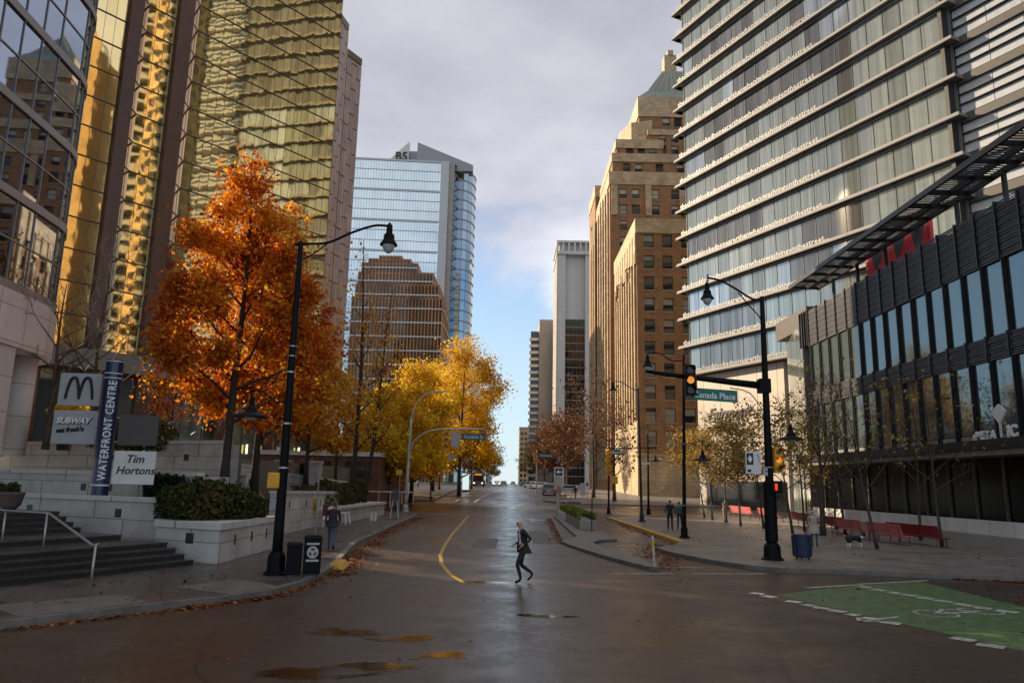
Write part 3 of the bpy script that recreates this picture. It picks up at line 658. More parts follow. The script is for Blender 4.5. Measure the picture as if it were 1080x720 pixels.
# pale stone base with the wall sign
mb = MB(); mb.fbox(fr, 1.6, 16.6, -9, -1.0, 0, 17.1, 0); mb.build('base_wall', tiles('cream_panels', (.60, .52, .44), (.30, .25, .21), 1.5, 6.0, .03, .45, .03, 0, 'wall', stain=.1), hotel)
mb = MB(); mb.fbox(fr, 3, 16.2, -.96, -.9, 0, 3.6, 0); mb.build('shopfront', 'glassdk', hotel)
sg = thing('hotel_wall_sign', 'brown script hotel name lettered on the pale stone base wall', 'sign', fr.P(6.4, -.95, 11))
put_text(text_mesh('Fairmont', 2.05, .05, shear=.42, bold=.03), fr, 3.5, -.93, 11.3, 'bronze', sg)
put_text(text_mesh('PACIFIC RIM', 1.0, .05, bold=.012), fr, 3.4, -.93, 9.75, 'bronze', sg)
mb = MB(); mb.fbox(fr, 3.6, 9.2, -.95, -.90, 11.0, 11.06); mb.build('underline', 'bronze', sg)

# ------------------------------------------------------------------ pale glass link between hotel and dark block
lk = thing('glass_link_block', 'pale green glass block between the banded hotel and the black louvred building', 'building', (27, 66, 0))
p0, p1 = at(833, 420, 72), atx(856, 420, 25.9)
lf = Fr((p0[0], 72), (25.4, 63.4)); ll = (Vector((p0[0], 72))-Vector((25.4, 63.4))).length
mb = MB(); mb.prism([(p0[0], 72), (25.4, 63.4), (34, 64), (34, 74)], 0, 17.2); mb.build('core', 'slabdk', lk)
mb = MB()
for k in range(6):
    for j in range(5):
        mb.fquad(lf, k*ll/6+.05, (k+1)*ll/6-.05, .3+j*3.4, 3.6+j*3.4, .06)
mb.build('glazing', 'pgglass', lk)
mb = MB(); mb.box(26.4, 33.5, 64.8, 72.5, 17.2, 19.0); mb.build('penthouse', 'bronze', lk)

# ------------------------------------------------------------------ DARK LOUVRED BUILDING
dk = thing('louvred_building', 'black three storey building with tall teal windows between louvred fins', 'building', (26, 45, 0))
X0 = 25.5; YN, YF = 35.4, 62.2
df = Fr((X0, YF), (X0, 14.0))         # viewer's left is the far end
def sy(y): return YF-y
mb = MB(); mb.box(X0+1.0, 55, 14, YF-.1, 0, 17.2); mb.build('core', 'blackmet', dk)
NB = 15; bw = (YF-YN)/NB
rnd = random.Random(5)
for k in range(NB+9):
    a = k*bw
    for zb, zt in ((11.0, 14.85), (5.9, 9.7)):
        wb = MB(); wb.fquad(df, a+.34, a+bw-.06, zb, zt, -.10+rnd.uniform(-.01, .01), 0)
        wb.fbox(df, a+.34, a+.42, -.14, -.06, zb, zt, 1); wb.fbox(df, a+bw*.62, a+bw*.62+.02, -.14, -.11, zb, zt, 1)
        wb.build('window', ['shopglass', 'blackmet'], dk)
    fb = MB(); fb.fbox(df, a+.04, a+.30, -.9, .03, 5.47, 15.0, 0); fb.fbox(df, a+.12, a+.20, .034, .10, 5.47, 15.0, 0); fb.build('fin', 'blackmet', dk)
for nm, zb, zt in (('upper_louvre_band', 14.85, 17.95), ('middle_louvre_band', 9.7, 11.0)):
    lb = MB()
    lb.fbox(df, 0, (NB+9)*bw, -.95, -.6, zb, zt, 1)
    for k in range(NB+9):
        a = k*bw; n = int((zt-zb)/.13)
        lb.fbox(df, a, a+.10, -.6, .15, zb-.05, zt+.02, 1)
        for j in range(n):
            z = zb+j*(zt-zb)/n
            P = df.P   # tilted blades
            w1 = .05+.03*math.sin(j*1.9+k); lb.fbox(df, a+.12, a+bw-.02, -.02, w1, z, z+.062, 0)
    lb.build(nm, ['louv', 'blackmet'], dk)
mb = MB()
for k in range(NB+9): mb.fbox(df, k*bw+.34, (k+1)*bw-.06, -.6, -.1, 5.46, 5.86, 0)
mb.build('spandrel_strip', 'mull', dk)
mb = MB(); mb.fbox(df, -.6, 48, -.9, 1.5, 4.95, 5.45, 0); mb.fbox(df, -.6, 48, -1, 1.35, 4.66, 4.947, 1); mb.build('entrance_canopy', ['blackmet', 'slabdk'], dk)
# shopfront under the canopy
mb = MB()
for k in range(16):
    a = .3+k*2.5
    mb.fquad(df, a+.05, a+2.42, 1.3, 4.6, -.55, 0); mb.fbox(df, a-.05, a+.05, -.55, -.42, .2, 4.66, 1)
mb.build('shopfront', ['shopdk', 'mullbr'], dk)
mb = MB(); mb.fbox(df, 26.6, 28.2, -.5, -.46, 1.9, 2.7, 0); mb.fbox(df, 26.5, 28.3, -.5, -.46, 2.9, 4.0, 0); mb.build('window_poster', 'poster', dk)
# far end cap of slats standing clear of the roof
mb = MB()
for k in range(4): mb.fbox(df, -1.7+k*.5, -1.62+k*.5, -.2, .2, 14.9, 18.0, 0)
mb.fbox(df, -1.7, .02, -.1, .1, 17.9, 18.0, 0); mb.build('end_slats', 'blackmet', dk)
# rooftop trellis
pg = MB(); YA, YB = 61.2, 14.0; xo, xi = 23.6, 26.0; zo = 19.5
for x in (xo, (xo+xi)/2+.2, xi): pg.box(x-.09, x+.09, YB, YA, zo, zo+.32, 0)
y = YA-.2
while y > YB:
    pg.box(xo+.1, xi-.1, y-.07, y+.07, zo+.02, zo+.24, 0)
    y -= 2.1
y = YA
while y > YB:          # fine slats laid over the beams
    pg.box(xo-.02, xi+.02, y-.05, y+.045, zo+.33, zo+.37, 1); y -= .26
y = YA-3.5
while y > YB:
    pg.box(25.72, 25.9, y-.11, y+.11, 17.0, zo+.02, 0); y -= 4.2
pg.build('rooftop_trellis', ['blackmet', 'trel'], dk)
fs = thing('roof_sign', 'red sign panels with grey slashes on the roof under the trellis', 'sign', (26.5, 48, 17.9))
rf = Fr((26.5, 53.5), (26.5, 44.5))
mb = MB(); mb.fbox(rf, 0, 8.6, -.2, 0, 17.2, 20.1, 0); mb.build('panel', 'signred', fs)
mb = MB()
for a in (.9, 3.9, 6.3): mb.face([rf.P(a, .006, 19.9), rf.P(a+1.7, .006, 19.9), rf.P(a+1.3, .006, 19.0), rf.P(a+.5, .006, 18.5)])
mb.build('slash', 'greycl', fs)
sg = thing('canopy_sign', 'white ragged canopy lettering with a pale diamond emblem above', 'sign', df.P(24.2, 1.2, 5.4))
put_text(text_mesh('sMETA', .62, .04, bold=.03), df, 23.2, 1.2, 5.47, 'text', sg); put_text(text_mesh('JC', .8, .04, bold=.03), df, 25.9, 1.2, 5.5, 'text', sg, name='initials')
mb = MB(); mb.prism([(0, 0)]*3, 0, 0) if False else None
q = [(24.9, 6.75), (25.45, 7.15), (26.0, 6.75), (25.45, 6.15)]
mb = MB()
fpts = [df.P(a, 1.25, z) for a, z in q]; bpts = [df.P(a, 1.15, z) for a, z in q]
mb.face(fpts[::-1]); mb.face(bpts)
for i in range(4): mb.face([fpts[i], fpts[(i+1) % 4], bpts[(i+1) % 4], bpts[i]])
mb.fbox(df, 25.4, 25.5, 1.16, 1.24, 5.5, 6.2); mb.build('diamond_emblem', 'whitep', sg)
# low wall along the front
lw = thing('low_plaza_wall', 'pale low stone wall along the foot of the black building', 'wall', (24.6, 40, .14))
mb = MB(); mb.box(24.3, 24.6, 20, 60.5, .14, 1.42); mb.build('wall', 'concrete', lw)
mb = MB(); mb.box(23.9, 24.297, 20, 60.5, .14, .72); mb.build('plinth', 'greyconc', lw)

# ------------------------------------------------------------------ ART DECO BRICK TOWER and its wing
mar = thing('brick_tower', 'tall brown brick tower stepping up in buff bands to a green pyramid roof', 'building', (36, 165, 0))
XL = 20.2
def block(x0, x1, y0, y1, z0, z1, m='brick', name='wall', cols=None, ys=None, rows=None, band=None, ww=1.7, wh=2.3):
    mb = MB(); front = Fr((x0, y0), (x1, y0)); left = Fr((x0, y1), (x0, y0))
    facade(mb, mar, front, 0, x1-x0, z0, z1, cols or [], rows or [], ww, wh, .35)
    facade(mb, mar, left, 0, y1-y0, z0, z1, ys or [], rows or [], ww, wh, .35)
    mb.face([(x1, y0, z0), (x1, y1, z0), (x1, y1, z1), (x1, y0, z1)]); mb.face([(x1, y1, z0), (x0, y1, z0), (x0, y1, z1), (x1, y1, z1)])
    mb.face([(x0, y0, z1), (x1, y0, z1), (x1, y1, z1), (x0, y1, z1)])
    mb.build(name, m, mar)
    if band:
        for bz0, bz1, pr in band:
            b = MB(); b.box(x0-pr, x1+pr, y0-pr, y0+.4, bz0, bz1); b.box(x0-pr, x0+.4, y0+.4, y1+pr, bz0, bz1); b.build('terracotta_band', 'terra', mar)
# lower wing
rows = [9.2+3.62*i for i in range(10)]
block(20.4, 46, 118, 143, 0, 46.3, cols=[2.0, 5.1, 8.3, 11.5, 14.6], ys=[21.5, 18, 14.5, 11, 7.5, 4], rows=rows, band=[(44.3, 46.8, .25), (7.4, 7.9, .12)])
b = MB(); b.box(20.15, 46.2, 117.75, 118.02, 0, 7.3); b.box(20.15, 20.42, 118.02, 143, 0, 13); b.build('stone_base', 'terra', mar)
b = MB()   # buff piers climbing the street side of the wing, ragged at the top
for i in range(9):
    y = 119+i*2.75; h = 41-((i*37) % 5)*.9; b.box(20.0, 20.398, y-.35, y+.35, 13.01 if i % 2 else 13.01, h)
    b.box(20.1, 20.397, y-.9, y+1.1, 39+((i*13) % 4)*.6, 44.2)
b.build('terracotta_pier', 'terra', mar)
# main shaft and set-backs
t1, t2 = 68.0, 72.3
rows = [49.5+3.62*i for i in range(7)]
block(20.6, 54, 152, 190, 0, 69.6, cols=[2.9, 5.6, 9.9, 14.2, 16.9, 21, 24], ys=[4+i*3.1 for i in range(11)], rows=[9.7+3.62*i for i in range(17)], band=[(67.2, 70.2, .2)])
block(20.2, 24.5, 176, 190, 0, 76.5, rows=[], band=[(74, 77, .15)])
b = MB()
for i in range(8):
    y = 154+i*4.4; b.box(20.2 if y < 175 else 19.9, 20.597 if y < 175 else 20.19, y-.45, y+.45, 4, 66+((i*29) % 4)); b.box(20.35 if y < 173 else 19.95, 20.596 if y < 173 else 20.19, y+.6, y+2.0, 62, 67)
for i in range(3): b.box(20.9+i*7.4, 22.2+i*7.4, 151.6, 151.997, 60.2, 67)
b.build('terracotta_pier', 'terra', mar)  # paler buff piers also brighten this street face as painted sunlight
block(21.4, 53, 153.5, 189, 69.6, 74.6, cols=[3.2, 5.8, 10.4, 15, 18, 21], ys=[4+i*3.4 for i in range(9)], rows=[70.6], band=[(73.2, 75.2, .2)])
block(22.6, 33, 155.5, 187, 75.0, 79.0, cols=[3, 5.6, 8.2], rows=[75.6], band=[(77.4, 79.5, .2)], ys=[5, 10, 15])
block(29.9, 52, 156, 187, 75.0, 82.0, cols=[3.2, 6, 9], rows=[76.2, 79.2], band=[(81, 82.4, .2)])
b = MB(); b.prism([(24.6, 163), (26.5, 158.5), (31, 157), (31, 185), (26.5, 185), (24.6, 181)], 79.4, 85.2); b.build('set_back_tier', 'terra', mar)
block(28.4, 48, 159, 178, 82.0, 91.5, cols=[6.3, 9, 12], rows=[84.6], band=[(87, 92.0, .25)])
b = MB(); x0, x1, y0, y1, z0 = 28.4, 48, 159, 178, 92.0; cx, cy = (x0+x1)/2, (y0+y1)/2
for r0, r1, za, zb in ((1, .78, 92.0, 94.6), (.76, .26, 94.6, 103), ):
    bs = [(cx+(x-cx)*r0, cy+(y-cy)*r0, za) for x, y in ((x0, y0), (x1, y0), (x1, y1), (x0, y1))]; ts = [(cx+(x-cx)*r1, cy+(y-cy)*r1, zb) for x, y in ((x0, y0), (x1, y0), (x1, y1), (x0, y1))]
    b.hexa(bs+ts)
rfo = b.build('roof', 'copper', mar)
b = MB()
for k in range(-4, 5): b.tube([(cx+k*1.7*.9, cy-(y1-y0)/2*.76-.02, 94.7), (cx+k*.55, cy-(y1-y0)/2*.26-.02, 102.9)], .16, 4)
for k in range(-4, 5): b.tube([(cx-(x1-x0)/2*.76-.02, cy+k*1.5, 94.7), (cx-(x1-x0)/2*.26-.02, cy+k*.5, 102.9)], .16, 4)
b.build('roof_rib', 'sill', rfo)
b = MB(); b.box(cx-1.9, cx+1.1, cy-1.5, cy+1.5, 102.6, 108); b.box(cx-1.1, cx+.3, cy-1.7, cy+.4, 107.99, 109.2); b.build('lantern', 'terra', rfo)

# ------------------------------------------------------------------ balconied tower beyond the frame, seen mirrored in the gold glass
rb = thing('balcony_tower', 'beige balconied tower seen only as the wavy reflection in the gold glass', 'building', (74, 40, 0))
for (x0, x1, y0, y1, h_) in ((62, 90, 34, 58, 128), (64, 92, -6, 26, 104)):
    b = MB(); b.box(x0, x1, y0, y1, 0, h_); b.build('wall', 'terra', rb); b = MB(); g_ = MB()
    for j in range(int((h_-4)/3.1)):
        z = 3+j*3.1
        for k in range(3):
            ya_ = y0+1.0+k*(y1-y0)/3; b.box(x0-1.7, x0-.002, ya_, ya_+5.2, z, z+1.15); g_.box(x0-.05, x0+.1, ya_+.2, ya_+5.0, z+1.2, z+2.9)
            g_.box(x0-.05, x0+.1, ya_+5.8, ya_+6.9, z+.9, z+2.5)
    b.build('balcony', 'slab', rb); g_.build('window_band', 'glassdk', rb)

# ------------------------------------------------------------------ FAR RIGHT TOWERS
wt = thing('white_tower', 'slim white stone office tower with one dark glazed recess', 'building', (26, 300, 0))
b = MB(); x0, x1 = 18.8, 42; zt = at(592, 254, 300)[2]
b.box(x0, x0+3.1, 300, 326, 0, zt-6); b.box(x0+11.4, x0+13.4, 300, 326, 0, zt-6); b.box(x0+14.2, x1, 300.4, 326, 0, zt-6); b.box(x0+3.1, x0+11.4, 302.4, 326, 0, zt-6); b.box(x0+13.4, x0+14.2, 302, 326, 0, zt-6)
b.box(x0-.8, x1, 299.2, 326, zt-6, zt-4.6); b.box(x0-.8, x1, 299.2, 326, zt-.9, zt)
for k in range(8): b.box(x0-.7+k*2.4, x0+.1+k*2.4, 299.3, 300.6, zt-4.6, zt-.9)
b.box(x0+.4, x1, 300.8, 325, zt-4.6, zt-.9)
for k in range(18): b.box(x0-.5, x0-.01, 300.3+k*1.4, 300.9+k*1.4, 6, zt-6.01)
b.build('frame', 'whitest', wt)
b = MB()
for j in range(20):
    for k in range(5): b.box(x0+3.12+k*1.65, x0+3.12+k*1.65+1.55, 302.2, 302.39, 3+j*3.4, 6.1+j*3.4)
b.build('glazing', 'glassdk', wt)
b = MB(); b.box(x0+3.1, x0+11.4, 300.6, 302.1, 20, 21); b.build('ledge', 'mullbl', wt)
gt = thing('grey_slab_tower', 'plain grey concrete slab tower with stacked balconies along its edge', 'building', (16, 330, 0))
b = MB(); zt = at(575, 337, 330)[2]; b.box(12.4, 32, 330, 352, 0, zt); b.box(9.0, 12.39, 333, 352, 0, zt-5); b.build('wall', 'greyconc', gt)
b = MB()
for j in range(22): b.box(7.9, 12.2, 330.6, 333-.01, 3+j*3.05, 4.1+j*3.05)
b.build('balcony', 'whitest', gt)
b = MB(); b.box(8.6, 12, 332.9, 332.99, 2, zt-5); b.build('glazing', 'glassdk', gt)
def far_block(name, label, x0, x1, y0, y1, h, m, st=3.6):
    t = thing(name, label, 'building', ((x0+x1)/2, y0, 0)); b = MB(); b.box(x0, x1, y0, y1, 0, h); b.build('wall', m, t)
    b = MB(); n = int((h-5)/st); k = int((x1-x0-1)/2.6); kl = int((y1-y0-1)/3.4); sl = x1 if x1 < 0 else x0; sg_ = 1 if x1 < 0 else -1
    for j in range(n):
        for i in range(k): b.box(x0+.9+i*2.6, x0+2.5+i*2.6, y0-.06, y0+.2, 4+j*st, 6+j*st)
        for i in range(kl): b.box(min(sl, sl+.06*sg_), max(sl, sl+.06*sg_), y0+.9+i*3.4, y0+2.9+i*3.4, 4+j*st, 6+j*st)
    b.build('window_grid', 'glassdk', t); b = MB(); b.box(x0-.3, x1+.3, y0-.3, y1, h, h+.9); b.build('cornice', 'sill', t); return t
far_block('far_office', 'small tan office block at the street end beside the grey slab tower', 6.6, 24, 520, 560, 41, 'terra')
far_block('far_office', 'low grey block far down the street on the right behind trees', 9.5, 40, 640, 700, 25, 'greyconc')
far_block('far_office', 'pale stone office block far down the street behind the yellow trees', -40, -15, 330, 400, 47, 'whitest')
far_block('far_tower', 'thin grey glass tower beyond the yellow trees at the street edge', -29, -15.5, 470, 500, 60, 'blueglass2')
far_block('far_office', 'brown block far down the street left of the open sky', -50, -14.5, 560, 640, 30, 'greyconc')

# ------------------------------------------------------------------ BLUE GLASS TOWER
bt = thing('blue_glass_tower', 'pale blue glass tower with a white sloped crown and rounded corner', 'building', (-40, 280, 0))
c0 = at(474, 172, 262); zt = c0[2]; TILT = R_(4)
du = Vector((math.cos(TILT), math.sin(TILT)))
pl = Vector((c0[0], 262))-du*40
bf = Fr(pl, (c0[0], 262)); bl = 40
arc = [Vector((c0[0], 262))]
e1 = Vector(at(497.5, 300, 272)[:2]); arc.append(Vector((c0[0]+2.0, 262.3)))
for a in range(7):
    t = a/6; arc.append(Vector((e1.x-6+6*math.sin(t*1.9), 268+9*(1-math.cos(t*1.9)))))
poly = [tuple(pl)]+[tuple(p) for p in arc]+[(arc[-1].x-6, 305), (pl.x-2, 305)]
b = MB(); b.prism(poly, 0, zt-.2); b.build('core', 'greyconc', bt)
b = MB(); n = 40; nf = 30; fh = (zt-3)/nf
for j in range(nf):
    for k in range(n//2):
        b.fquad(bf, k*bl/(n//2)+.02, (k+1)*bl/(n//2)-.02, 3+j*fh, 3+(j+1)*fh-.03, .12)
b.build('glazing', 'blueglass', bt)
b = MB()
for k in range(n+1): b.fbox(bf, k*bl/n-.045, k*bl/n+.045, .125, .25, 0, zt, 0)
for j in range(nf+1):
    s1 = bl-(0 if j > nf-1 else 3.2); big = .38 if j % 3 == 0 else .05
    b.fbox(bf, 0, s1, .305, .40, 3+j*fh-big, 3+j*fh+big, 1)
b.build('mullion', ['mullbl', 'mullbl'], bt)
b = MB(); b.fbox(bf, bl-3.0, bl, .41, .8, 0, zt+.3); b.build('corner_pier', 'mullbl', bt)
b = MB(); b2 = MB()
for p, q in zip(arc[1:], arc[2:]):
    f2 = Fr(p, q); l2 = (q-p).length
    for j in range(nf): b.fquad(f2, .05, l2-.05, 3+j*fh, 3+(j+1)*fh-.5, .1)
    for j in range(nf): b2.fbox(f2, 0, l2, .05, .3, 3+(j+1)*fh-.5, 3+(j+1)*fh, 0)
n_ = len(b.v); b.v += b2.v; b.f += [tuple(i+n_ for i in f) for f in b2.f]; b.m += [1]*len(b2.f); b.build('curved_glazing', ['blueglass2', 'mull'], bt)
# crown: two sloped white fins
b = MB()
z1 = at(432, 152, 268)[2]; xa, xb, xc = at(402, 170, 266)[0], at(432, 160, 268)[0], at(433.5, 160, 266)[0]
def fin(b, x0, z0, x1, za, zb2, y, th=2.2, mi=0):
    b.hexa([(x0, y, z0), (x1, y, z0), (x1, y+th, z0), (x0, y+th, z0), (x0, y, za), (x1, y, zb2), (x1, y+th, zb2), (x0, y+th, za)], mi)
fin(b, xa, zt-2, xb, zt-.5, z1, 266); b.build('crown_fin', 'whitest', bt)
b = MB(); xd = at(441, 155, 266)[0]; fin(b, xd, zt-2, arc[-1].x-.2, at(441, 152, 266)[2], at(500, 176, 266)[2], 264.5, 2.5); b.box(xb+.01, xd-.01, 268, 274, zt-2, z1-3)
fin(b, xb+4, zt-1, arc[-1].x-.6, z1-4, zt+.5, 270, 12); b.build('crown_screen', 'mull', bt)
tq = at(416.5, 168.5, 265.9); cf = Fr((tq[0], 265.95), (xb, 265.95)); put_text(text_mesh('B5', 4.6, .1, bold=.1), cf, 0, .1, tq[2], 'textdk', bt)

bz = thing('reflection_stand_in', 'stepped brown block with white bands standing in for a reflection in the blue glass tower', 'building', (-30, 205, 0))  # added solid block in place of the brown reflection on the blue glass
Yb = 205.0; X = lambda px, py=400: at(px, py, Yb)[0]; Zt = lambda py, px=420: at(px, py, Yb)[2]
tiers = [(366, 463.5, 313), (369, 458.6, 299), (371, 452, 286.5), (374, 434, 276), (381, 426, 271.5), (392, 416, 268)]
b = MB(); wn = MB(); bd = MB(); lo_ = 0
bands = [Zt(281.6)-i*4.05 for i in range(24)]
for k, (xa, xb, py) in enumerate(tiers):
    x0, x1, z1 = X(xa), X(xb), Zt(py); y0 = Yb+k*.25; b.box(x0, x1, y0+.45, Yb+22-k*.5, lo_, z1)
    m = int((x1-x0)/.95)
    for i in range(m+1): b.box(x0+i*(x1-x0)/m-.17, x0+i*(x1-x0)/m+.17, y0, y0+.449, lo_, z1)
    for i in range(int(16/1.3)): b.box(x1, x1+.25, y0+.8+i*1.6, y0+1.3+i*1.6, lo_, z1)
    for i in range(m): wn.box(x0+i*(x1-x0)/m+.18, x0+(i+1)*(x1-x0)/m-.18, y0+.38, y0+.44, lo_+.2, z1-.5)
    for z in bands:
        if lo_ < z < z1+.3: bd.box(x0-.05, x1+.1, y0-.12, y0-.003, z-.22, z+.22); bd.box(x1+.26, x1+.36, y0+.5, y0+20, z-.22, z+.22)
    lo_ = z1
b.build('wall', 'reflbrown', bz); wn.build('window_strip', 'glassdk', bz); bd.build('floor_band', 'mullbl', bz)

# ------------------------------------------------------------------ GOLD GLASS TOWER
gd = thing('gold_glass_tower', 'gold mirror glass tower crossed by slanting floor lines and brown granite fins', 'building', (-40, 95, 0))
GR = Vector((-21.9, 82.5)); gdir = Vector((math.sin(R_(38)), math.cos(R_(38)))); gl = 31.0; GL = GR-gdir*gl
gf = Fr(GL, GR); GH = 96.0
def gs(px, py=70):
    """where the sight line through a photo column meets the facade, measured from its left end"""
    d = ray(px, py); k = d[0]/d[1]; r = (GR.x-k*GR.y)/(gdir.x-k*gdir.y); return gl-r
b = MB(); b.fbox(gf, 0, gl, -12, -.12, 0, GH); b.build('core', 'mullbr', gd)
b = MB(); m2 = MB(); fh = 2.85; zb = 13.4
fins = [(gs(127), gs(149.5)), (gs(180), gs(204))]
nf = int((GH-zb)/fh)
def glaze(a0, a1, pw=.92):
    n = max(1, round((a1-a0)/pw)); s = (a1-a0)/n
    for j in range(nf):
        for k in range(n): b.fquad(gf, a0+k*s+.012, a0+(k+1)*s-.012, zb+j*fh+.04, zb+(j+1)*fh-.10, 0, 0)
    for k in range(n+1): m2.fbox(gf, a0+k*s-.010, a0+k*s+.010, .004, .025, zb, GH, 0)
    for j in range(nf): m2.fbox(gf, a0, a1, -.1, .08, zb+j*fh-.06, zb+j*fh+.03, 0)
edges = [0]+[x for f_ in fins for x in f_]+[gl]
glaze(0, fins[0][0]); glaze(fins[0][1], fins[1][0]); glaze(fins[1][1], gl)
b.build('gold_glazing', 'goldglass', gd); m2.build('mullion', 'mullbr', gd)
for a0, a1 in fins:
    fb = MB(); P = gf.P; w_ = a1-a0; m_ = a0+w_*.62
    fb.prism([p[:2] for p in (P(a0, -.1, 0), P(a0+.1, .55, 0), P(m_, .75, 0), P(m_+.05, -.1, 0))], 3.5, GH, 0); fb.build('granite_fin', 'brownfin', gd)
    fb = MB(); p_, q_ = P(m_, .70, 0)[:2], P(a1, .02, 0)[:2]; ff = Fr(p_, q_); fl = (Vector(q_)-Vector(p_)).length
    for j in range(nf):
        fb.fquad(ff, .06, fl*.5-.02, zb+j*fh+.04, zb+(j+1)*fh-.1, .02, 0); fb.fquad(ff, fl*.5+.02, fl-.02, zb+j*fh+.04, zb+(j+1)*fh-.1, .02, 0)
        fb.fbox(ff, .05, fl, .0, .05, zb+j*fh-.1, zb+j*fh+.04, 1)
    fb.build('fin_return_glazing', ['pinkglass', 'mullbr'], gd)
# pink granite end blocks, stepping down
pk = MB(); n_ = 3
e0 = GR+gdir*.02; x1, x2 = at(368, 30, 84.6)[0], at(382, 62, 87.2)[0]
for p_, q_, zt_ in ((e0, Vector((x1, 84.6)), at(363, 23, 84)[2]), (Vector((x1+.01, 84.9)), Vector((x2, 87.2)), at(376, 57, 86)[2])):
    pf = Fr(p_, q_); pl_ = (q_-p_).length; s = pl_/n_
    pk.fbox(pf, 0, pl_, -5, -.08, 0, zt_, 1); pk.fbox(pf, 0, pl_, -.079, .03, zt_-.9, zt_, 1)
    for k in range(n_):
        z = 2-(k % 2)*1.7
        while z < zt_-1.0:
            zz = min(z+3.4, zt_-.92)
            for h_ in (0, 1): pk.fbox(pf, k*s+h_*s/2+.015, k*s+(h_+1)*s/2-.015, -.079, .02, max(z, 0), zz-.16, 0)
            z += 3.4
pk.build('pink_granite_end', ['pinkstone', 'mullbr'], gd)
# lobby storeys below the glass
b = MB(); b.fbox(gf, 0, gl, -.119, 1.5, 11.6, 13.3, 0); b.build('lobby_canopy', 'slabdk', gd)
b = MB()
for k in range(14): b.fquad(gf, .4+k*2.2, 2.5+k*2.2, 4.0, 11.5, .02, 0)
b.build('lobby_glazing', 'shopglass', gd)
for k in range(6):
    b = MB(); q = gf.P(2.5+k*5.6, .9, 0); b.lathe([(.55, 3.6), (.55, 11.59)], (q[0], q[1], 0), 14); b.build('column', 'brownfin', gd, smooth=True)
b = MB()
for k in range(12): q = gf.P(6+k*2.1, .4, 0); b.lathe([(.09, 5.2), (.09, 6.1)], (q[0], q[1], 0), 6)
b.build('lobby_lamp', 'warm', gd)

# ------------------------------------------------------------------ CURVED GLASS BUILDING (left)
cv = thing('curved_glass_building', 'mirror glass building with a rounded corner over a pale concrete band and round columns', 'building', (-30, 28, 3.9))
CC = Vector((-28.3, 35.3)); cR = 5.0; FA = R_(4)
def off_path(d):
    """the footprint outline pushed outwards by d, street face first, then the rounded corner, then the rear"""
    r = cR+d; n0 = Vector((math.cos(FA), math.sin(FA))); t0 = Vector((-n0.y, n0.x)); s = CC+n0*r; pts = [s-t0*(33-1.5*i) for i in range(22)]
    pts += [CC+Vector((math.cos(a), math.sin(a)))*r for a in [FA+R_(8)*i for i in range(1, 17)]]
    return pts
zb = 11.2; fh = 4.15; nf = 15
gb, mk = MB(), MB(); P0, Pi, Po = off_path(0), off_path(-.15), off_path(.14)
for p, q in zip(P0, P0[1:]):
    for j in range(nf):
        for h0, h1 in ((.20, fh*.5-.03), (fh*.5+.03, fh-.20)):
            gb.face([(p.x, p.y, zb+j*fh+h0), (q.x, q.y, zb+j*fh+h0), (q.x, q.y, zb+j*fh+h1), (p.x, p.y, zb+j*fh+h1)])
for p in off_path(.03): mk.tube([(p.x, p.y, zb), (p.x, p.y, zb+nf*fh)], .032, 4)
def band(mb, di, do, z0, z1):
    A_, B_ = off_path(di), off_path(do)
    for a_, b_, c_, d_ in zip(A_, A_[1:], B_[1:], B_): mb.hexa([(d_.x, d_.y, z0), (c_.x, c_.y, z0), (b_.x, b_.y, z0), (a_.x, a_.y, z0), (d_.x, d_.y, z1), (c_.x, c_.y, z1), (b_.x, b_.y, z1), (a_.x, a_.y, z1)])
for j in range(nf+1):
    band(mk, -.15, .12, zb+j*fh-.2, zb+j*fh+.2)
    if j < nf: band(mk, -.04, .05, zb+j*fh+fh*.5-.035, zb+j*fh+fh*.5+.035)
gb.build('curved_glazing', 'curveglass', cv); mk.build('mullion', 'mull', cv)
b = MB(); band(b, -3.5, .2, 8.5, zb-.21); b.build('concrete_band', 'concrete', cv)
b = MB(); pts = [(p.x, p.y) for p in off_path(-.3)]; b.prism(pts+[(-60, 40), (-60, 3)], zb-.2, zb+nf*fh-.1); b.build('core', 'blackmet', cv)
b = MB(); n0 = Vector((math.cos(FA), math.sin(FA))); t0 = Vector((-n0.y, n0.x)); s0_ = CC+n0*(cR+.1)
fw_ = Fr(s0_-t0*33, s0_-t0*1.6); wl = 31.4
holed_wall(b, fw_, 0, wl, 3.6, 8.49, [(wl-3.4-k*5.2-2.2, wl-1.2-k*5.2, 5.0, 8.2) for k in range(5)], .5); b.fbox(fw_, wl-.9, wl, -3.5, -.003, 3.6, 8.49); b.fbox(fw_, 0, wl-.9, -3.5, -.6, 3.6, 8.49); b.build('base_wall', 'concrete', cv)
for k in range(5):
    b = MB(); b.fquad(fw_, wl-3.4-k*5.2-2.2, wl-1.2-k*5.2, 5.0, 8.2, -.42, 0); b.build('window', 'glassdk', cv)
for dg_ in (22, 75, 118):
    b = MB(); p = CC+Vector((math.cos(R_(dg_)), math.sin(R_(dg_))))*(cR-1.0); b.lathe([(.72, 3.6), (.72, 8.49)], (p.x, p.y, 0), 20); b.build('column', 'concrete', cv, smooth=True)
b = MB(); b.prism([(CC.x+2.2, CC.y-4), (CC.x+1.5, CC.y+2), (CC.x-3, CC.y+3), (CC.x-14, CC.y+2), (CC.x-14, CC.y-4)], 3.6, 8.49); b.build('recessed_wall', 'concrete', cv)
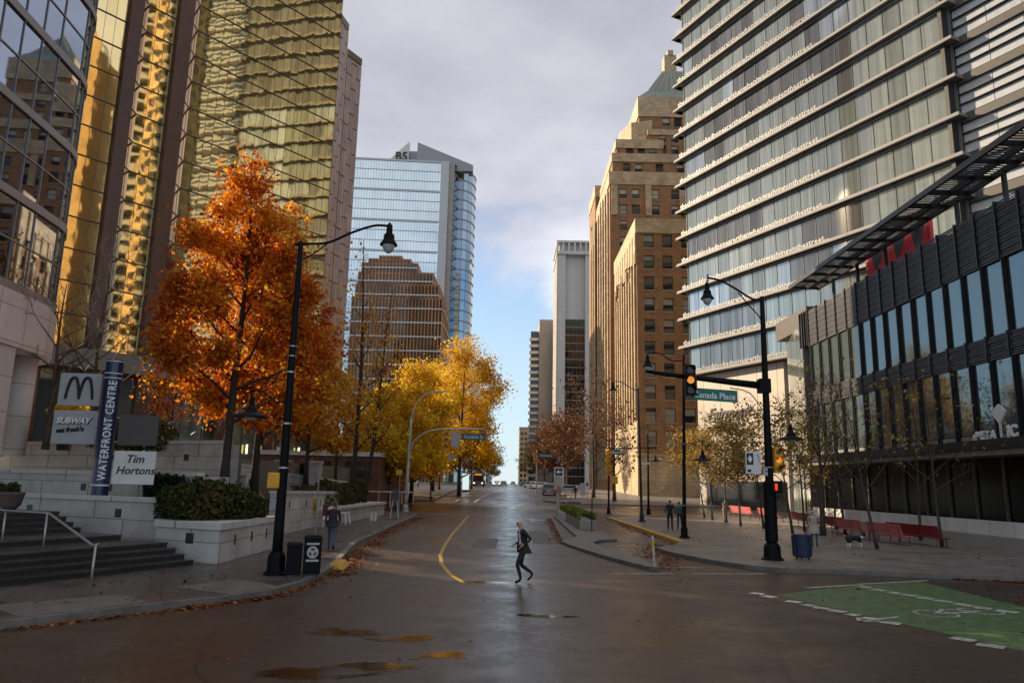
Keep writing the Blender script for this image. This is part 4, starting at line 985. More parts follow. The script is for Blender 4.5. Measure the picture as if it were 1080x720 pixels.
# ------------------------------------------------------------------ LEFT TERRACES, STAIRS, WALLS
va, vb = Vector((-.91, .415)).normalized(), Vector((.415, .91)).normalized()
def LP(o, a, b): q = Vector(o)+va*a+vb*b; return (q.x, q.y)
S0 = (-8.9, 23.6)
def grid_wall(name, label, o, a0, a1, b0, b1, z0, z1, m='granite', cap=True, cat='wall', squares=(), ztop1=None):
    """wall block on the terrace grid: a leftwards, b backwards from corner o"""
    t = thing(name, label, cat, (*LP(o, a0, b0), z0))
    P = [LP(o, a0, b0), LP(o, a1, b0), LP(o, a1, b1), LP(o, a0, b1)][::-1]
    z2 = z1 if ztop1 is None else ztop1
    # P reversed: a0b1, a1b1, a1b0, a0b0
    mb = MB(); zs = [z1, z2, z2, z1]
    mb.hexa([(*p, z0) for p in P]+[(*p, z) for p, z in zip(P, zs)]); mb.build('wall', m, t)
    if cap:
        P2 = [LP(o, a0-.06, b0-.06), LP(o, a1, b0-.06), LP(o, a1, b0+.42), LP(o, a0-.06, b0+.42)][::-1]
        mb = MB(); mb.hexa([(*p, z-.0+.002) for p, z in zip(P2, zs)]+[(*p, z+.16) for p, z in zip(P2, zs)]); mb.build('coping', 'concrete', t)
    if squares:
        mb = MB()
        for a, z in squares:
            q = [LP(o, a, b0-.012), LP(o, a+.32, b0-.012), LP(o, a+.32, b0+.05), LP(o, a, b0+.05)][::-1]; mb.prism(q, z, z+.30)
        mb.build('dark_inset', 'dark_stone', t)
    return t
# planter at the street corner
pt = thing('planter_wall', 'pale granite corner planter holding a wide green shrub beside the stairs', 'planter', (-9.4, 25, .14))
PP = [(-11.4, 24.75), (-8.9, 23.6), (-8.9, 29.1), (-10.6, 30.0), (-12.5, 27.4)]
mb = MB(); mb.prism(PP, .0, 1.16); mb.build('wall', 'granite', pt)
mb = MB(); PC = [(-11.46, 24.70), (-8.83, 23.5), (-8.83, 29.2), (-10.6, 30.1), (-12.6, 27.4)]; mb.prism(PC, 1.162, 1.36); mb.build('coping', 'concrete', pt)
mb = MB()
pf = Fr((-11.4, 24.75), (-8.9, 23.6)); pg2 = Fr((-8.9, 23.6), (-8.9, 29.1))
mb.fbox(pf, 1.35, 1.68, -.05, .012, .70, 1.02); 
for a in (1.3, 2.9, 4.5): mb.fbox(pg2, a, a+.14, -.05, .012, .62, .95)
mb.build('dark_inset', 'dark_stone', pt)
grid_wall('terrace_wall', 'lowest terrace wall of pale granite running behind the steps', (-11.0, 25.1), 0, 26, .5, 3.4, 0, 1.86, squares=[(.9, 1.3), (3.15, 1.3), (8, 1.3)])
grid_wall('terrace_wall', 'middle terrace wall of pale granite standing behind the blue pylon', (-11.6, 26.4), 2.0, 26, 2.6, 4.4, 0, 2.78, squares=[(3.6, 2.1), (6.6, 2.1), (8.2, 2.1)])
grid_wall('terrace_wall', 'top terrace wall of pale granite below the curved glass building', (-12.2, 28.2), 3.4, 28, 5.2, 6.2, 0, 4.28, squares=[(5.5, 3.5), (8.1, 3.5), (10.4, 3.5)])
# sloping wall going back to the right
def wallseg(name, label, p, q, z0, za, zb, th=.5, squares=0, cat='wall', m='granite', sqz=.62):
    t = thing(name, label, cat, (*p, z0)); d = (Vector(q)-Vector(p)); l = d.length; d.normalize(); n = Vector((-d.y, d.x))*th
    A_, B_ = Vector(p), Vector(q); c = [A_, B_, B_+n, A_+n]
    mb = MB(); mb.hexa([(*v, z0) for v in c]+[(*v, z) for v, z in zip(c, (za, zb, zb, za))]); mb.build('wall', m, t)
    c2 = [A_-n*.1-d*.05, B_-n*.1+d*.05, B_+n*1.08+d*.05, A_+n*1.08-d*.05]
    mb = MB(); mb.hexa([(*v, z+.002) for v, z in zip(c2, (za, zb, zb, za))]+[(*v, z+.15) for v, z in zip(c2, (za, zb, zb, za))]); mb.build('coping', 'concrete', t)
    if squares:
        f = Fr(p, q); mb = MB()
        for i in range(squares):
            a = (i+.5)*l/squares; zt_ = za+(zb-za)*a/l-sqz; mb.fbox(f, a-.09, a+.09, -.05, .012, zt_-.35, zt_)
        mb.build('dark_inset', 'dark_stone', t)
    return t
q0, q1 = at(158, 478, 37), at(272, 494, 43)
wallseg('ramp_wall', 'long sloping granite wall with small slots behind the orange tree', (q0[0], 37), (q1[0], 43), 0, q0[2], q1[2], .6, 7)
q0, q1 = at(262, 497, 43.4), at(284, 499, 46)
wallseg('ramp_wall', 'square granite end block of the sloping wall beside the lamp post', (q1[0]-2.2, 41.2), (q1[0], 42), 0, q1[2]-.2, q1[2]-.2, 2.0)
wallseg('street_wall', 'granite street wall with a dark square and yellow notice behind the bins', (-10.9, 36.2), (-11.0, 49.0), 0, 2.05, 1.9, .5, 4, sqz=.35)
wallseg('street_wall', 'lower granite street wall carrying the long green hedge', (-10.55, 43.5), (-9.9, 60.5), 0, .98, .98, 1.6, 0)
wallseg('street_wall', 'set back granite wall behind the hedge with a tall end pillar', (-14.6, 50), (-13.2, 66), 0, 3.0, 2.4, .5, 6)
pl_ = at(330, 488, 52); wallseg('wall_pillar', 'tall plain granite pillar standing behind the street wall', (pl_[0]-.5, 52), (pl_[0]+.5, 52), 0, pl_[2], pl_[2], .8)
mb = MB(); P = [LP((-12.2, 28.2), 3.2, 6.2), (-16.5, 42.5), (-15.0, 50), (-15.5, 105), (-90, 105), (-90, 60), LP((-12.2, 28.2), 28, 6.2)]
mb.prism(P, 0, 3.9); struct(mb.build('plaza_terrace', 'walkR'))
mb = MB(); mb.prism([LP((-11.6, 26.4), 2.0, 4.4), LP((-11.6, 26.4), 26, 4.4), LP((-11.6, 26.4), 26, 8), (-16, 40), (-12, 40), (-11.6, 31)], 0, 1.75); struct(mb.build('terrace_bed', 'soil'))
# stairs
st = thing('stone_stairs', 'dark wet stone stairs in two flights with a landing between', 'stairs', (-11, 21, .14))
sa = Vector((-.914, .405)); sb_ = Vector((.405, .914)); so_ = Vector((-9.55, 23.3))
def SP(a, b): q = so_+sa*a+sb_*b; return (q.x, q.y)
off = 0; z = .14
for i in range(9):
    rise = .155; tread = .38 if i != 4 else 1.9
    a = off; z1 = z+rise
    right = -.25 if i < 4 else 1.5+(i-4)*.34
    mb = MB()
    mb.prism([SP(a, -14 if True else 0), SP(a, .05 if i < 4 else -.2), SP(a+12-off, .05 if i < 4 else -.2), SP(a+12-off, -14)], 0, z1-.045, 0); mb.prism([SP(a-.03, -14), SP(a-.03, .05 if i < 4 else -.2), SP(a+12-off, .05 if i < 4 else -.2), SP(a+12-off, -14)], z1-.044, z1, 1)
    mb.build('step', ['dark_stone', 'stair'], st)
    z = z1; off += tread if i != 3 else 1.75
hr = thing('stair_handrail', 'bent silver tube handrail descending the middle of the stairs', 'handrail', (*SP(0, -2), .14))
q = [at(96, 618, 19.55), at(102, 576, 19.75), at(98, 575, 19.75), at(52, 541, 21.2), at(3, 538, 22.0), at(-30, 520, 22.7)]
mb = MB(); mb.tube([q[1], (q[1][0]+.05, q[1][1], q[1][2]+.06), q[2], q[3], q[4], q[5]], .032, 8); mb.build('rail', 'steel', hr, smooth=True)
mb = MB(); mb.tube([at(95.5, 618, 19.55), at(101, 574, 19.7)], .034, 8); mb.build('post', 'steel', hr, smooth=True)
for (xa, ya_, xb, yb_, Y) in ((44.5, 586, 50, 541, 21.2), (0.5, 583, 6, 538, 22.0)):
    mb = MB(); mb.tube([at(xa, ya_, Y), at(xb, yb_, Y)], .03, 8); mb.build('post', 'steel', hr, smooth=True)
# stone planter bowl at the left edge
q = at(3, 538, 25.0)
bw_ = thing('planter_bowl', 'round brown concrete planter bowl with small plants at the stair top', 'planter', (q[0], 25, q[2]))
mb = MB(); mb.lathe([(.32, 0), (.48, .18), (.56, .52), (.60, .58), (.54, .60), (.50, .50)], tuple(bw_.location), 24); mb.build('bowl', mat('bowl_concrete', (.13, .10, .085), .8, bump=.2), bw_, smooth=True)

# ------------------------------------------------------------------ leaf clouds
def leaves_mesh(name, centers, size, m, parent=None, off=(0, 0, 0), seed=1, flat=False):
    rng = np.random.default_rng(seed); n = len(centers); c = np.asarray(centers)-np.asarray(off)
    d = rng.normal(size=(n, 3)); d /= np.linalg.norm(d, axis=1)[:, None]
    e = rng.normal(size=(n, 3))
    if flat: d[:, 2] *= .12; e[:, 2] *= .12; d /= np.linalg.norm(d, axis=1)[:, None]
    e -= d*(d*e).sum(1)[:, None]; e /= np.linalg.norm(e, axis=1)[:, None]
    s = size*(.5+rng.random(n)**1.6*1.15)[:, None]
    nrm = np.cross(d, e)
    V = np.stack([c-d*s*.55, c+e*s*.36+nrm*s*.08, c+d*s*.6, c-e*s*.36+nrm*s*.08], 1).reshape(-1, 3)
    me = bpy.data.meshes.new(name); me.vertices.add(4*n); me.loops.add(4*n); me.polygons.add(n)
    me.vertices.foreach_set('co', V.astype(np.float32).ravel()); me.loops.foreach_set('vertex_index', np.arange(4*n, dtype=np.int32))
    me.polygons.foreach_set('loop_start', np.arange(0, 4*n, 4, dtype=np.int32)); me.polygons.foreach_set('loop_total', np.full(n, 4, np.int32))
    me.materials.append(MT[m]); me.update(calc_edges=True); me.validate()
    o = bpy.data.objects.new(name, me); C.objects.link(o)
    if parent: o.parent = parent
    return o
def tree(name, label, cat, base, h, r0, cz0, cr, nleaf, lsize, lm, bm='bark', seed=1, limbs=14, levels=3, prof=None, lean=(0, 0), group=None, clump=.45, up=.55, forks=1, thin=1.0, wisp=0):
    rnd = random.Random(seed); rng = np.random.default_rng(seed)
    t = thing(name, label, cat, base, group)
    mb = MB(); tips = []
    prof = prof or (lambda k: max(.12, math.sin(math.pi*min(1, (k*.86+.10)))**.75))
    top = h
    def trunk_pt(k, ph):
        return Vector((base[0]+lean[0]*k+math.sin(k*5+ph)*.012*h*k, base[1]+lean[1]*k+math.cos(k*4+ph)*.012*h*k, base[2]+k*top))
    def branch(p, d, ln, r, lv):
        pts = [p]; q = p.copy(); d = d.copy(); n = 4
        for i in range(n):
            d = (d+Vector((rnd.gauss(0, .14), rnd.gauss(0, .14), rnd.gauss(.05, .1)))).normalized(); q = q+d*ln/n; pts.append(q)
        mb.tube(pts, [max(.006*thin, r*(1-.8*i/n)) for i in range(n+1)], 5 if lv == 1 else 3, cap=False)
        if lv >= levels: tips.extend(pts[1:]); return
        tips.append(pts[-1])
        for i in range(3 if lv == 1 else 3):
            k = rnd.choice((1, 2, 2, 3, 3, 4)); dd = (d+Vector((rnd.gauss(0, .6), rnd.gauss(0, .6), rnd.gauss(.1, .45)))).normalized()
            branch(pts[k], dd, ln*rnd.uniform(.38, .62), r*.5, lv+1)
    for fk in range(forks):
        ph = seed+fk*2.2
        o = Vector((rnd.uniform(-.4, .4), rnd.uniform(-.4, .4), 0))*(forks > 1)
        ks = [i/10 for i in range(11)]
        mb.tube([trunk_pt(k, ph)+o*min(1, k*3) for k in ks], [r0*(1.25 if k == 0 else 1)*(1-.88*k) for k in ks], 8)
        cz = cz0/h
        for i in range(limbs):
            k = cz+(1-cz)*((i+.5)/limbs)**.9*.97; kk = (k-cz)/(1-cz)
            az = i*2.4+rnd.uniform(-.5, .5); rr = cr*prof(kk)
            d = Vector((math.cos(az), math.sin(az), up+kk*.5)).normalized()
            branch(trunk_pt(k, ph)+o*min(1, k*3), d, rr*1.0, max(.012, r0*(1-k)*.5+.01), 1)
    mb.build('trunk', bm, t, smooth=True)
    if nleaf:
        T = np.array([tuple(p) for p in tips]); cz_ = base[2]+cz0
        keep = T[:, 2] > cz_-.6; T = T[keep]
        # leaf clumps gather round a random share of the twigs, leaving gaps
        sel = T[rng.random(len(T)) < .62]
        wgt = np.array([max(.12, prof(min(1, max(0, (z-cz_)/(h-cz0)))))**1.6 for z in sel[:, 2]]); idx = rng.choice(len(sel), nleaf, p=wgt/wgt.sum()); sc = clump*(rng.uniform(.5, 1.4, len(sel)))[idx][:, None]
        P = sel[idx]+rng.normal(size=(nleaf, 3))*sc*np.array([1, 1, .75])
        if wisp: pass
        leaves_mesh('crown', P, lsize, lm, t, base, seed)
    return t
def shrub(name, label, cat, pts_fn, n, size, m, seed, loc, core=None, group=None):
    t = thing(name, label, cat, loc, group); rng = np.random.default_rng(seed)
    leaves_mesh('foliage', pts_fn(rng, n), size, m, t, loc, seed)
    rnd = random.Random(seed); mb = MB(); P = pts_fn(rng, 24)
    for p in P: mb.tube([(p[0]*.35+loc[0]*.65, p[1]*.35+loc[1]*.65, loc[2]-.05), ((p[0]+loc[0])/2, (p[1]+loc[1])/2, (p[2]+loc[2])/2+.1), tuple(p)], [.03, .018, .006], 4, cap=False)
    mb.build('stem', 'bark', t); return t
def blobs(cs):
    """points filling rounded masses: (x, y, z, rx, ry, rz)"""
    cs = np.array(cs)
    def fn(rng, n):
        k = rng.integers(0, len(cs), n); d = rng.normal(size=(n, 3)); d /= np.linalg.norm(d, axis=1)[:, None]
        r = rng.random(n)**.25*(1+.12*np.sin(7*d[:, 0]+3*k)*np.cos(5*d[:, 1]))
        return cs[k, :3]+d*r[:, None]*cs[k, 3:]
    return fn
def boxpts(p, q, th, z0, z1):
    p, q = Vector(p), Vector(q); d = q-p; n = Vector((-d.y, d.x)).normalized()
    def fn(rng, N_):
        a, b, c = rng.random(N_), rng.random(N_), rng.random(N_)
        f = rng.integers(0, 3, N_); b = np.where(f == 0, rng.choice([0., 1.], N_), b); c = np.where(f > 0, np.where(f == 1, 1., c), c); b = np.where(f == 2, 0., b)
        b += rng.normal(0, .05, N_); c += rng.normal(0, .05, N_)+.06*np.sin(a*40)
        return np.stack([p.x+d.x*a+n.x*th*b, p.y+d.y*a+n.y*th*b, z0+(z1-z0)*c], 1)
    return fn
shrub('planter_shrub', 'wide rounded green shrub with reddish tips growing in the corner planter', 'shrub',
      blobs([(-11.3, 26.0, 1.75, .8, .7, .75), (-10.4, 25.4, 1.9, .95, .8, .85), (-9.7, 26.4, 1.8, .85, .9, .8), (-9.5, 27.8, 1.65, .65, .9, .6), (-10.6, 27.2, 2.0, .8, .9, .7)]), 15000, .11, 'Lgreen', 3, (-10.3, 26.4, 1.2))
q0, q1 = at(150, 526, 29.5), at(208, 526, 29.5)
shrub('dark_hedge', 'clipped dark evergreen hedge beside the white coffee sign', 'hedge', boxpts((q0[0], 29.5), (q1[0], 29.9), 1.0, 1.75, 2.72), 7000, .09, 'Ldark', 4, ((q0[0]+q1[0])/2, 30, 1.7))
q0, q1 = at(305, 516, 54), at(324, 516, 54)
shrub('dark_hedge', 'clipped dark hedge block left of the tall granite pillar', 'hedge', boxpts((q0[0], 54), (q1[0], 54.2), 1.4, 2.3, 3.7), 3000, .13, 'Ldark', 5, ((q0[0]+q1[0])/2, 54.6, 2.2))
shrub('street_hedge', 'long green hedge spilling over the lower street wall by the red sign', 'hedge',
      blobs([(-11.6, 46+i*2.2, 1.35+.25*math.sin(i*1.7)+(.35 if i > 0 else 0), .95, 1.5, .85) for i in range(6)]), 12000, .14, 'Lgreen', 6, (-11.4, 51, .9))
shrub('street_hedge', 'low strip of ivy hedge along the top of the street wall', 'hedge', boxpts((-11.3, 42), (-11.45, 48), .8, 1.95, 2.35), 2500, .1, 'Lgreen', 8, (-11.6, 45, 1.9))
shrub('bowl_plants', 'small tufts of dark plants in the round planter bowl', 'plant', blobs([(bw_.location.x+dx, 25+dy, bw_.location.z+.72, .22, .22, .2) for dx, dy in ((-.25, 0), (.1, .15), (.3, -.1))]), 900, .07, 'Lgreen', 9, (bw_.location.x, 25, bw_.location.z+.55))
shrub('terrace_shrub', 'dark green shrubs behind the tenant signs', 'shrub', blobs([(at(x, 450, 36)[0], 36, 4.7, .9, .6, .8) for x in (108, 128, 150, 170)]), 5000, .12, 'Lgreen', 12, (at(130, 450, 36)[0], 36, 3.95))
shrub('yellow_shrub', 'small yellow leaved bush peeking between the burger and sandwich signs', 'shrub', blobs([(at(x, 432, 36.5)[0], 36.5, at(x, 432, 36.5)[2], .35, .4, .25) for x in (58, 66, 78, 86)]), 900, .13, 'Lyellow', 13, (at(72, 440, 36.5)[0], 36.5, 3.95))

# ------------------------------------------------------------------ TREES
def tb(px, py, Y, z): return (at(px, py, Y)[0], Y, z)
P_cone = lambda k: max(.10, (1-k)**.74*min(1, .5+k*2.6)*1.06)
P_oval = lambda k: max(.1, (1-k)**.62*min(1, .55+k*2.2))
tree('orange_tree', 'tall orange leaved tree glowing in front of the gold tower', 'tree', tb(236, 515, 33, 1.8), 15.7, .22, 3.0, 4.3, 46000, .165, 'Lorange', seed=11, limbs=30, prof=P_cone, clump=.34, up=.5)
tree('orange_tree', 'second orange tree rising just behind the tall one beside the black lamp post', 'tree', tb(268, 515, 37, 1.8), 13.0, .2, 2.6, 3.4, 22000, .17, 'Lorange', seed=17, limbs=22, prof=P_oval, clump=.42, up=.5)
tree('orange_tree', 'low amber tree filling the gap right of the black lamp post', 'tree', tb(322, 515, 49, 2.4), 9.6, .16, 1.8, 3.1, 12000, .18, 'Lamber', seed=23, limbs=18, prof=P_oval, clump=.42, up=.5)
tree('slender_tree', 'thin dark stemmed tree with sparse amber leaves at the hedge', 'tree', tb(371, 530, 55, 1.0), 20, .2, 3.2, 3.0, 1500, .2, 'Lamber', seed=31, limbs=20, prof=lambda k: max(.1, (1-k)**.8), clump=.5, up=.9)
tree('slender_tree', 'taller leaning dark stemmed tree with few amber leaves', 'tree', tb(384, 530, 58, 1.0), 17, .18, 4, 3.0, 1500, .2, 'Lamber', seed=32, limbs=18, prof=lambda k: max(.1, (1-k)**.8), lean=(1.5, 0), clump=.5, up=.9)
tree('slender_tree', 'slim amber tree half hidden between lamp post and dark stems', 'tree', tb(352, 530, 62, 1.0), 10.5, .16, 3, 2.6, 4500, .2, 'Lamber', seed=33, limbs=16, prof=P_oval, clump=.5, up=.7)
yl = [(434, 86, 15.6, 5.6, 41, 'full golden yellow tree beside the curved silver mast'), (484, 104, 21.5, 7.2, 42, 'largest golden yellow tree with its right edge against the sky'), (408, 78, 11.5, 4.2, 43, 'smaller amber yellow tree behind the pale tapered pole'), (456, 118, 19.5, 6.4, 44, 'yellow tree tucked between the two biggest golden crowns')]
for px, Y, h, cr_, sd_, lb in yl:
    tree('yellow_tree', lb, 'tree', tb(px, 520, Y, zg(Y)+.1), h, .26, 2.0, cr_, 34000, .27, 'Lyellow', seed=sd_, limbs=30, prof=lambda k: max(.12, (1-k)**.55*min(1, .6+k*1.8)), clump=.72, up=.5, group='golden street trees')
tree('bare_tree', 'leafless tree with dark twigs against the concrete columns', 'tree', tb(48, 470, 36, 3.9), 8.2, .15, 1.8, 3.6, 0, .1, 'Lrust', 'barkgrey', seed=51, limbs=16, levels=4, prof=lambda k: max(.3, 1-k*.5), up=.75, thin=.9)
tree('bare_tree', 'leafless tree with dense twigs rising behind the white burger sign', 'tree', tb(92, 470, 40, 3.9), 10.5, .15, 2.2, 4.4, 0, .1, 'Lrust', 'barkgrey', seed=52, limbs=18, levels=4, prof=lambda k: max(.3, 1-k*.5), up=.8, thin=.9)
tree('bare_tree', 'small orange leaved sapling at the terrace behind the blank dark sign', 'tree', tb(178, 480, 45, 3.9), 5.6, .1, 1.6, 2.0, 1800, .15, 'Lorange', seed=53, limbs=12, up=.6)
# right-hand plaza trees
P_vase = lambda k: .45+.55*math.sin(math.pi*min(1, k*.8+.15))
pl = [(17.7, 68.5, 6.4, 'lit', 'pale trunked young tree with gold leaves nearest the brick tower', (-.9, 0)), (17.3, 64.4, 6.0, 'lit', 'pale trunked gold leaved tree behind the black lamp column', (-.3, 0)), (17.2, 60.0, 6.6, 'lit', 'gold leaved tree beside the person in pale clothes', (.1, 0)),
      (16.8, 55.0, 6.2, 'lit', 'sparse gold tree in front of the pink bench run', (-.1, 0)), (17.3, 51.5, 6.8, 'dark', 'dark stemmed olive leaved tree left of the signal pole', (-.7, 0)), (16.6, 44.4, 6.4, 'dark', 'leaning thin stemmed tree just right of the signal pole', (-.8, 0)),
      (19.0, 48.8, 6.8, 'dark', 'olive leaved tree behind the shaded wide street lantern', (-.2, 0)), (18.7, 45.3, 8.2, 'bare', 'thick trunked spreading tree behind the woman in the pale coat', (.2, 0)), (20.6, 46.5, 7.6, 'bare', 'dark forked tree behind the black and white dog', (-.7, 0)),
      (17.2, 35.6, 6.2, 'bare', 'thin leaning bare tree in front of the pale pink bench', (-1.0, 0)), (21.6, 38.0, 7.4, 'bare', 'slim bare tree at the end of the nearest red bench', (-.3, 0)), (23.0, 42.5, 7.4, 'bare', 'bare twiggy tree close to the low plaza wall', (.2, 0)), (22.6, 52.5, 7.0, 'bare', 'bare tree against the middle of the black louvred front', (0, 0)), (23.0, 58.5, 7.0, 'dark', 'half bare tree at the far corner of the black louvred front', (0, 0))]
for i, (x, y, h, kd, lb, ln) in enumerate(pl):
    nl, lm, bm, lv = {'lit': (2800, 'Lolive', 'barklit', 3), 'dark': (1000, 'Lolive', 'barkgrey', 3), 'bare': (160, 'Lolive', 'barkgrey', 4)}[kd]  # lit trees: paler bark and more leaves imitate the sun on them
    tree('plaza_tree', lb, 'tree', (x, y, .14), h, .085 if i != 7 else .19, 2.4, 2.5 if kd != 'bare' else 3.0, nl, .16, lm, bm, seed=70+i, limbs=13, levels=lv, prof=P_vase, lean=ln, clump=.4, up=.75, thin=.8, group='young trees on the plaza')
# street trees beyond the cross street, right
for i, (px, Y, h, cr_, n, lm, lb) in enumerate([(626, 108, 15.5, 5.2, 1500, 'Lrust', 'large half bare tree with rust leaves in front of the brick tower'), (648, 100, 10.5, 4.0, 600, 'Lrust', 'bare brown tree against the buff stone base of the brick tower'), (598, 138, 12, 5.0, 5000, 'Lrust', 'dark red leaved tree below the grey slab tower'),
      (583, 165, 10.5, 4.6, 8000, 'Lrust', 'red leaved tree over the parked cars on the right'), (574, 200, 10.5, 4.6, 6000, 'Lrust', 'brownish red tree farther up the right side'), (566, 260, 10.5, 5, 5000, 'Lolive', 'olive tree far up the street on the right'), (560, 340, 11, 6, 4000, 'Lolive', 'farthest dull green tree on the right of the street')]):
    tree('street_tree', lb, 'tree', tb(px, 515, Y, zg(Y)+.1), h, .24, 3.0, cr_, n, .32, lm, 'barkgrey', seed=90+i, limbs=20, levels=4 if i < 2 else 3, prof=P_vase, clump=.6, up=.6, thin=1.6)
for i, (px, Y, h, cr_, lm, lb) in enumerate([(497, 140, 9, 4.4, 'Lrust', 'dark rust tree under the golden crowns'), (463, 130, 8, 4.0, 'Lrust', 'shadowy rust tree behind the yellow signal'), (503, 190, 10.5, 5.0, 'Lolive', 'olive tree beyond the last golden tree'), (511, 260, 11, 5.5, 'Lolive', 'dull green tree far up the left side'), (517, 350, 12, 6, 'Lolive', 'farthest olive tree on the left of the street'), (428, 112, 8, 4.0, 'Lrust', 'dark rust tree behind the silver mast base')]):
    tree('street_tree', lb, 'tree', tb(px, 515, Y, zg(Y)+.1), h, .22, 2.4, cr_, 6500, .34, lm, 'barkgrey', seed=110+i, limbs=18, prof=P_vase, clump=.6, up=.6)
# brick podium behind the hedge
q0, q1 = at(334, 480, 72), at(404, 480, 72)
bk = thing('brick_podium', 'low red brick building behind the hedge and slender trees', 'building', (q0[0], 72, .5)); mb = MB(); mb.box(q0[0]-6, q1[0]-.3, 72, 92, 0, q0[2]); mb.build('wall', 'brickdk', bk)
mb = MB(); mb.box(q0[0]-6.1, q1[0]-.2, 71.8, 92, q0[2]+.002, q0[2]+.4); mb.build('coping', 'concrete', bk)
for k in range(3): mb = MB(); mb.box(q0[0]-4+k*3.4, q0[0]-2+k*3.4, 71.9, 72.1, 3.2, q0[2]-.5); mb.build('window', 'glassdk', bk)
rl = thing('white_railing', 'white pipe railing along the hedge top', 'railing', at(340, 518, 62)); mb = MB()
r0_, r1_ = at(335, 517, 62), at(436, 519, 66); mb.tube([r0_, r1_], .06, 6)
for k in range(9):
    a = k/8; x, y, zz = [r0_[i]+(r1_[i]-r0_[i])*a for i in range(3)]; mb.tube([(x, y, zz), (x, y, zz-1)], .045, 5)
mb.build('rail', 'paleconc', rl)
# fallen leaves
rng = np.random.default_rng(5); pts = []
def litter(p, q, n, sx, sy=None):
    t = rng.random(n); w_ = np.abs(rng.normal(0, sx, n)); d = Vector(q)-Vector(p); nn = Vector((d.y, -d.x)).normalized()
    for a, b in zip(t, w_):
        x, y = p[0]+d.x*a+nn.x*b, p[1]+d.y*a+nn.y*b; pts.append((x, y, zg(y)+.012+rng.random()*.02))
litter((-5.55, 18.6), (-5.30, 23.2), 500, .22); litter((-5.30, 22.6), (-6.0, 28.5), 1500, .42); litter((-6.0, 28), (-6.9, 44), 1700, .38); litter((-6.9, 44), (-7.2, 60), 1500, .42); litter((-6.9, 16.7), (-5.5, 18.7), 700, .16); litter((-9, 14), (-6.4, 17.2), 350, .14)
litter((22, 22.1), (14.5, 25.0), 1100, .35); litter((5.0, 26), (7.3, 35), 700, .55); litter((7.6, 37), (5.9, 30), 900, .5); litter((8.3, 56), (8.3, 36), 700, .3); litter((4.9, 25.6), (2.6, 36.5), 250, .2); litter((3.5, 62), (2.7, 36), 1600, .28)
for _ in range(260): pts.append((rng.uniform(-6, 20), rng.uniform(9, 60), .012))
for _ in range(500):
    y = rng.uniform(16, 60); pts.append((rng.uniform(-10, -6.8), y, .16))
for _ in range(500): pts.append((rng.uniform(9, 23), rng.uniform(28, 62), .16))
o = leaves_mesh('fallen_leaves', pts, .085, 'Llitter', seed=4, flat=True); tag(o, 'brown and orange fallen leaves gathered along the kerbs', 'leaves', kind='stuff')

# ------------------------------------------------------------------ SIGN PYLON AND TENANT SIGNS
Yp = 28.2; pb, ptp = at(104, 524, Yp), at(120, 380, Yp); pr = .31
py_ = thing('sign_pylon', 'dark blue round pylon reading WATERFRONT CENTRE upright in white', 'sign', pb)
mb = MB(); mb.lathe([(pr, -.3), (pr, ptp[2]-pb[2])], pb, 28); mb.build('column', 'navy', py_, smooth=False)
mb = MB(); hgt = ptp[2]-pb[2]
for k in (.08, .21, .86, .895, .985): mb.lathe([(pr+.004, hgt*k if k != .21 else hgt*.085), (pr+.012, hgt*k if k != .21 else hgt*.085), (pr+.012, (hgt*k if k != .21 else hgt*.085)+.035), (pr+.004, (hgt*k if k != .21 else hgt*.085)+.035)], pb, 28)
mb.build('ring', 'whitep', py_)
me = text_mesh('WATERFRONT CENTRE', .40, .004, bold=.004, space=1.12); tl = max(v.co.x for v in me.vertices)
bmm = bmesh.new(); bmm.from_mesh(me)
for k in range(-2, 9): bmesh.ops.bisect_plane(bmm, geom=bmm.verts[:]+bmm.edges[:]+bmm.faces[:], plane_co=(0, k*.045, 0), plane_no=(0, 1, 0))
bmm.to_mesh(me); bmm.free()
for v in me.vertices:     # wrap the letters round the column
    v.co.x *= hgt*.72/tl; a = (v.co.y-.145)/pr; zc = v.co.z; v.co.y = math.sin(a)*(pr+.008+zc); v.co.z = math.cos(a)*(pr+.008+zc)
cdir = Vector((0-pb[0], 0-Yp)).normalized(); rgt = Vector((-cdir.y, cdir.x))
# letters read upwards: text x -> +z, text y -> viewer's left
X, Yv, Z = Vector((0, 0, 1)), Vector((-rgt.x, -rgt.y, 0)), Vector((cdir.x, cdir.y, 0))
me.materials.append(MT['text']); o = bpy.data.objects.new('lettering', me); C.objects.link(o); o.parent = py_
mm = Matrix((X, Yv, Z)).transposed().to_4x4(); mm.translation = Vector((0, 0, hgt*.12)); o.matrix_local = mm
def panel(name, label, pts4, m, frame=True):
    """square sign panel held out from the pylon; corners from the photo at the pylon's distance"""
    (xa, ya_), (xb, yb_) = pts4; a, b = at(xa, ya_, Yp), at(xb, yb_, Yp)
    t = thing(name, label, 'sign', (a[0], Yp, b[2])); f = Fr((a[0], Yp), (b[0], Yp+.12)); l = b[0]-a[0]
    mb = MB(); mb.fbox(f, 0, l, -.09, .0, b[2], a[2]); mb.build('panel', m, t, bevel=.01)
    side_ = a[0] > pb[0]
    for z in (a[2]-.12, b[2]+.12): mb = MB(); mb.fbox(f, (-.35 if side_ else l+.003), (-.003 if side_ else l+.35), -.07, -.03, z-.03, z+.03); mb.build('bracket', 'mull', t)
    return t, f, l, b[2], a[2]
t, f, l, z0, z1 = panel('tenant_sign', 'white square sign with a dark rounded double arch letter', ((64.5, 393), (102.5, 428)), 'greyp')
mb = MB()
def arch(c, w_, s):
    pts = []
    for i in range(13):
        a = i/12; x = c+(-w_+2*w_*a); zz = z0+.26+ .82*(1-abs(2*a-1)**2.6)
        pts.append(f.P(x, .012, zz))
    mb.tube(pts, [.055]*3+[.06]*7+[.055]*3, 6)
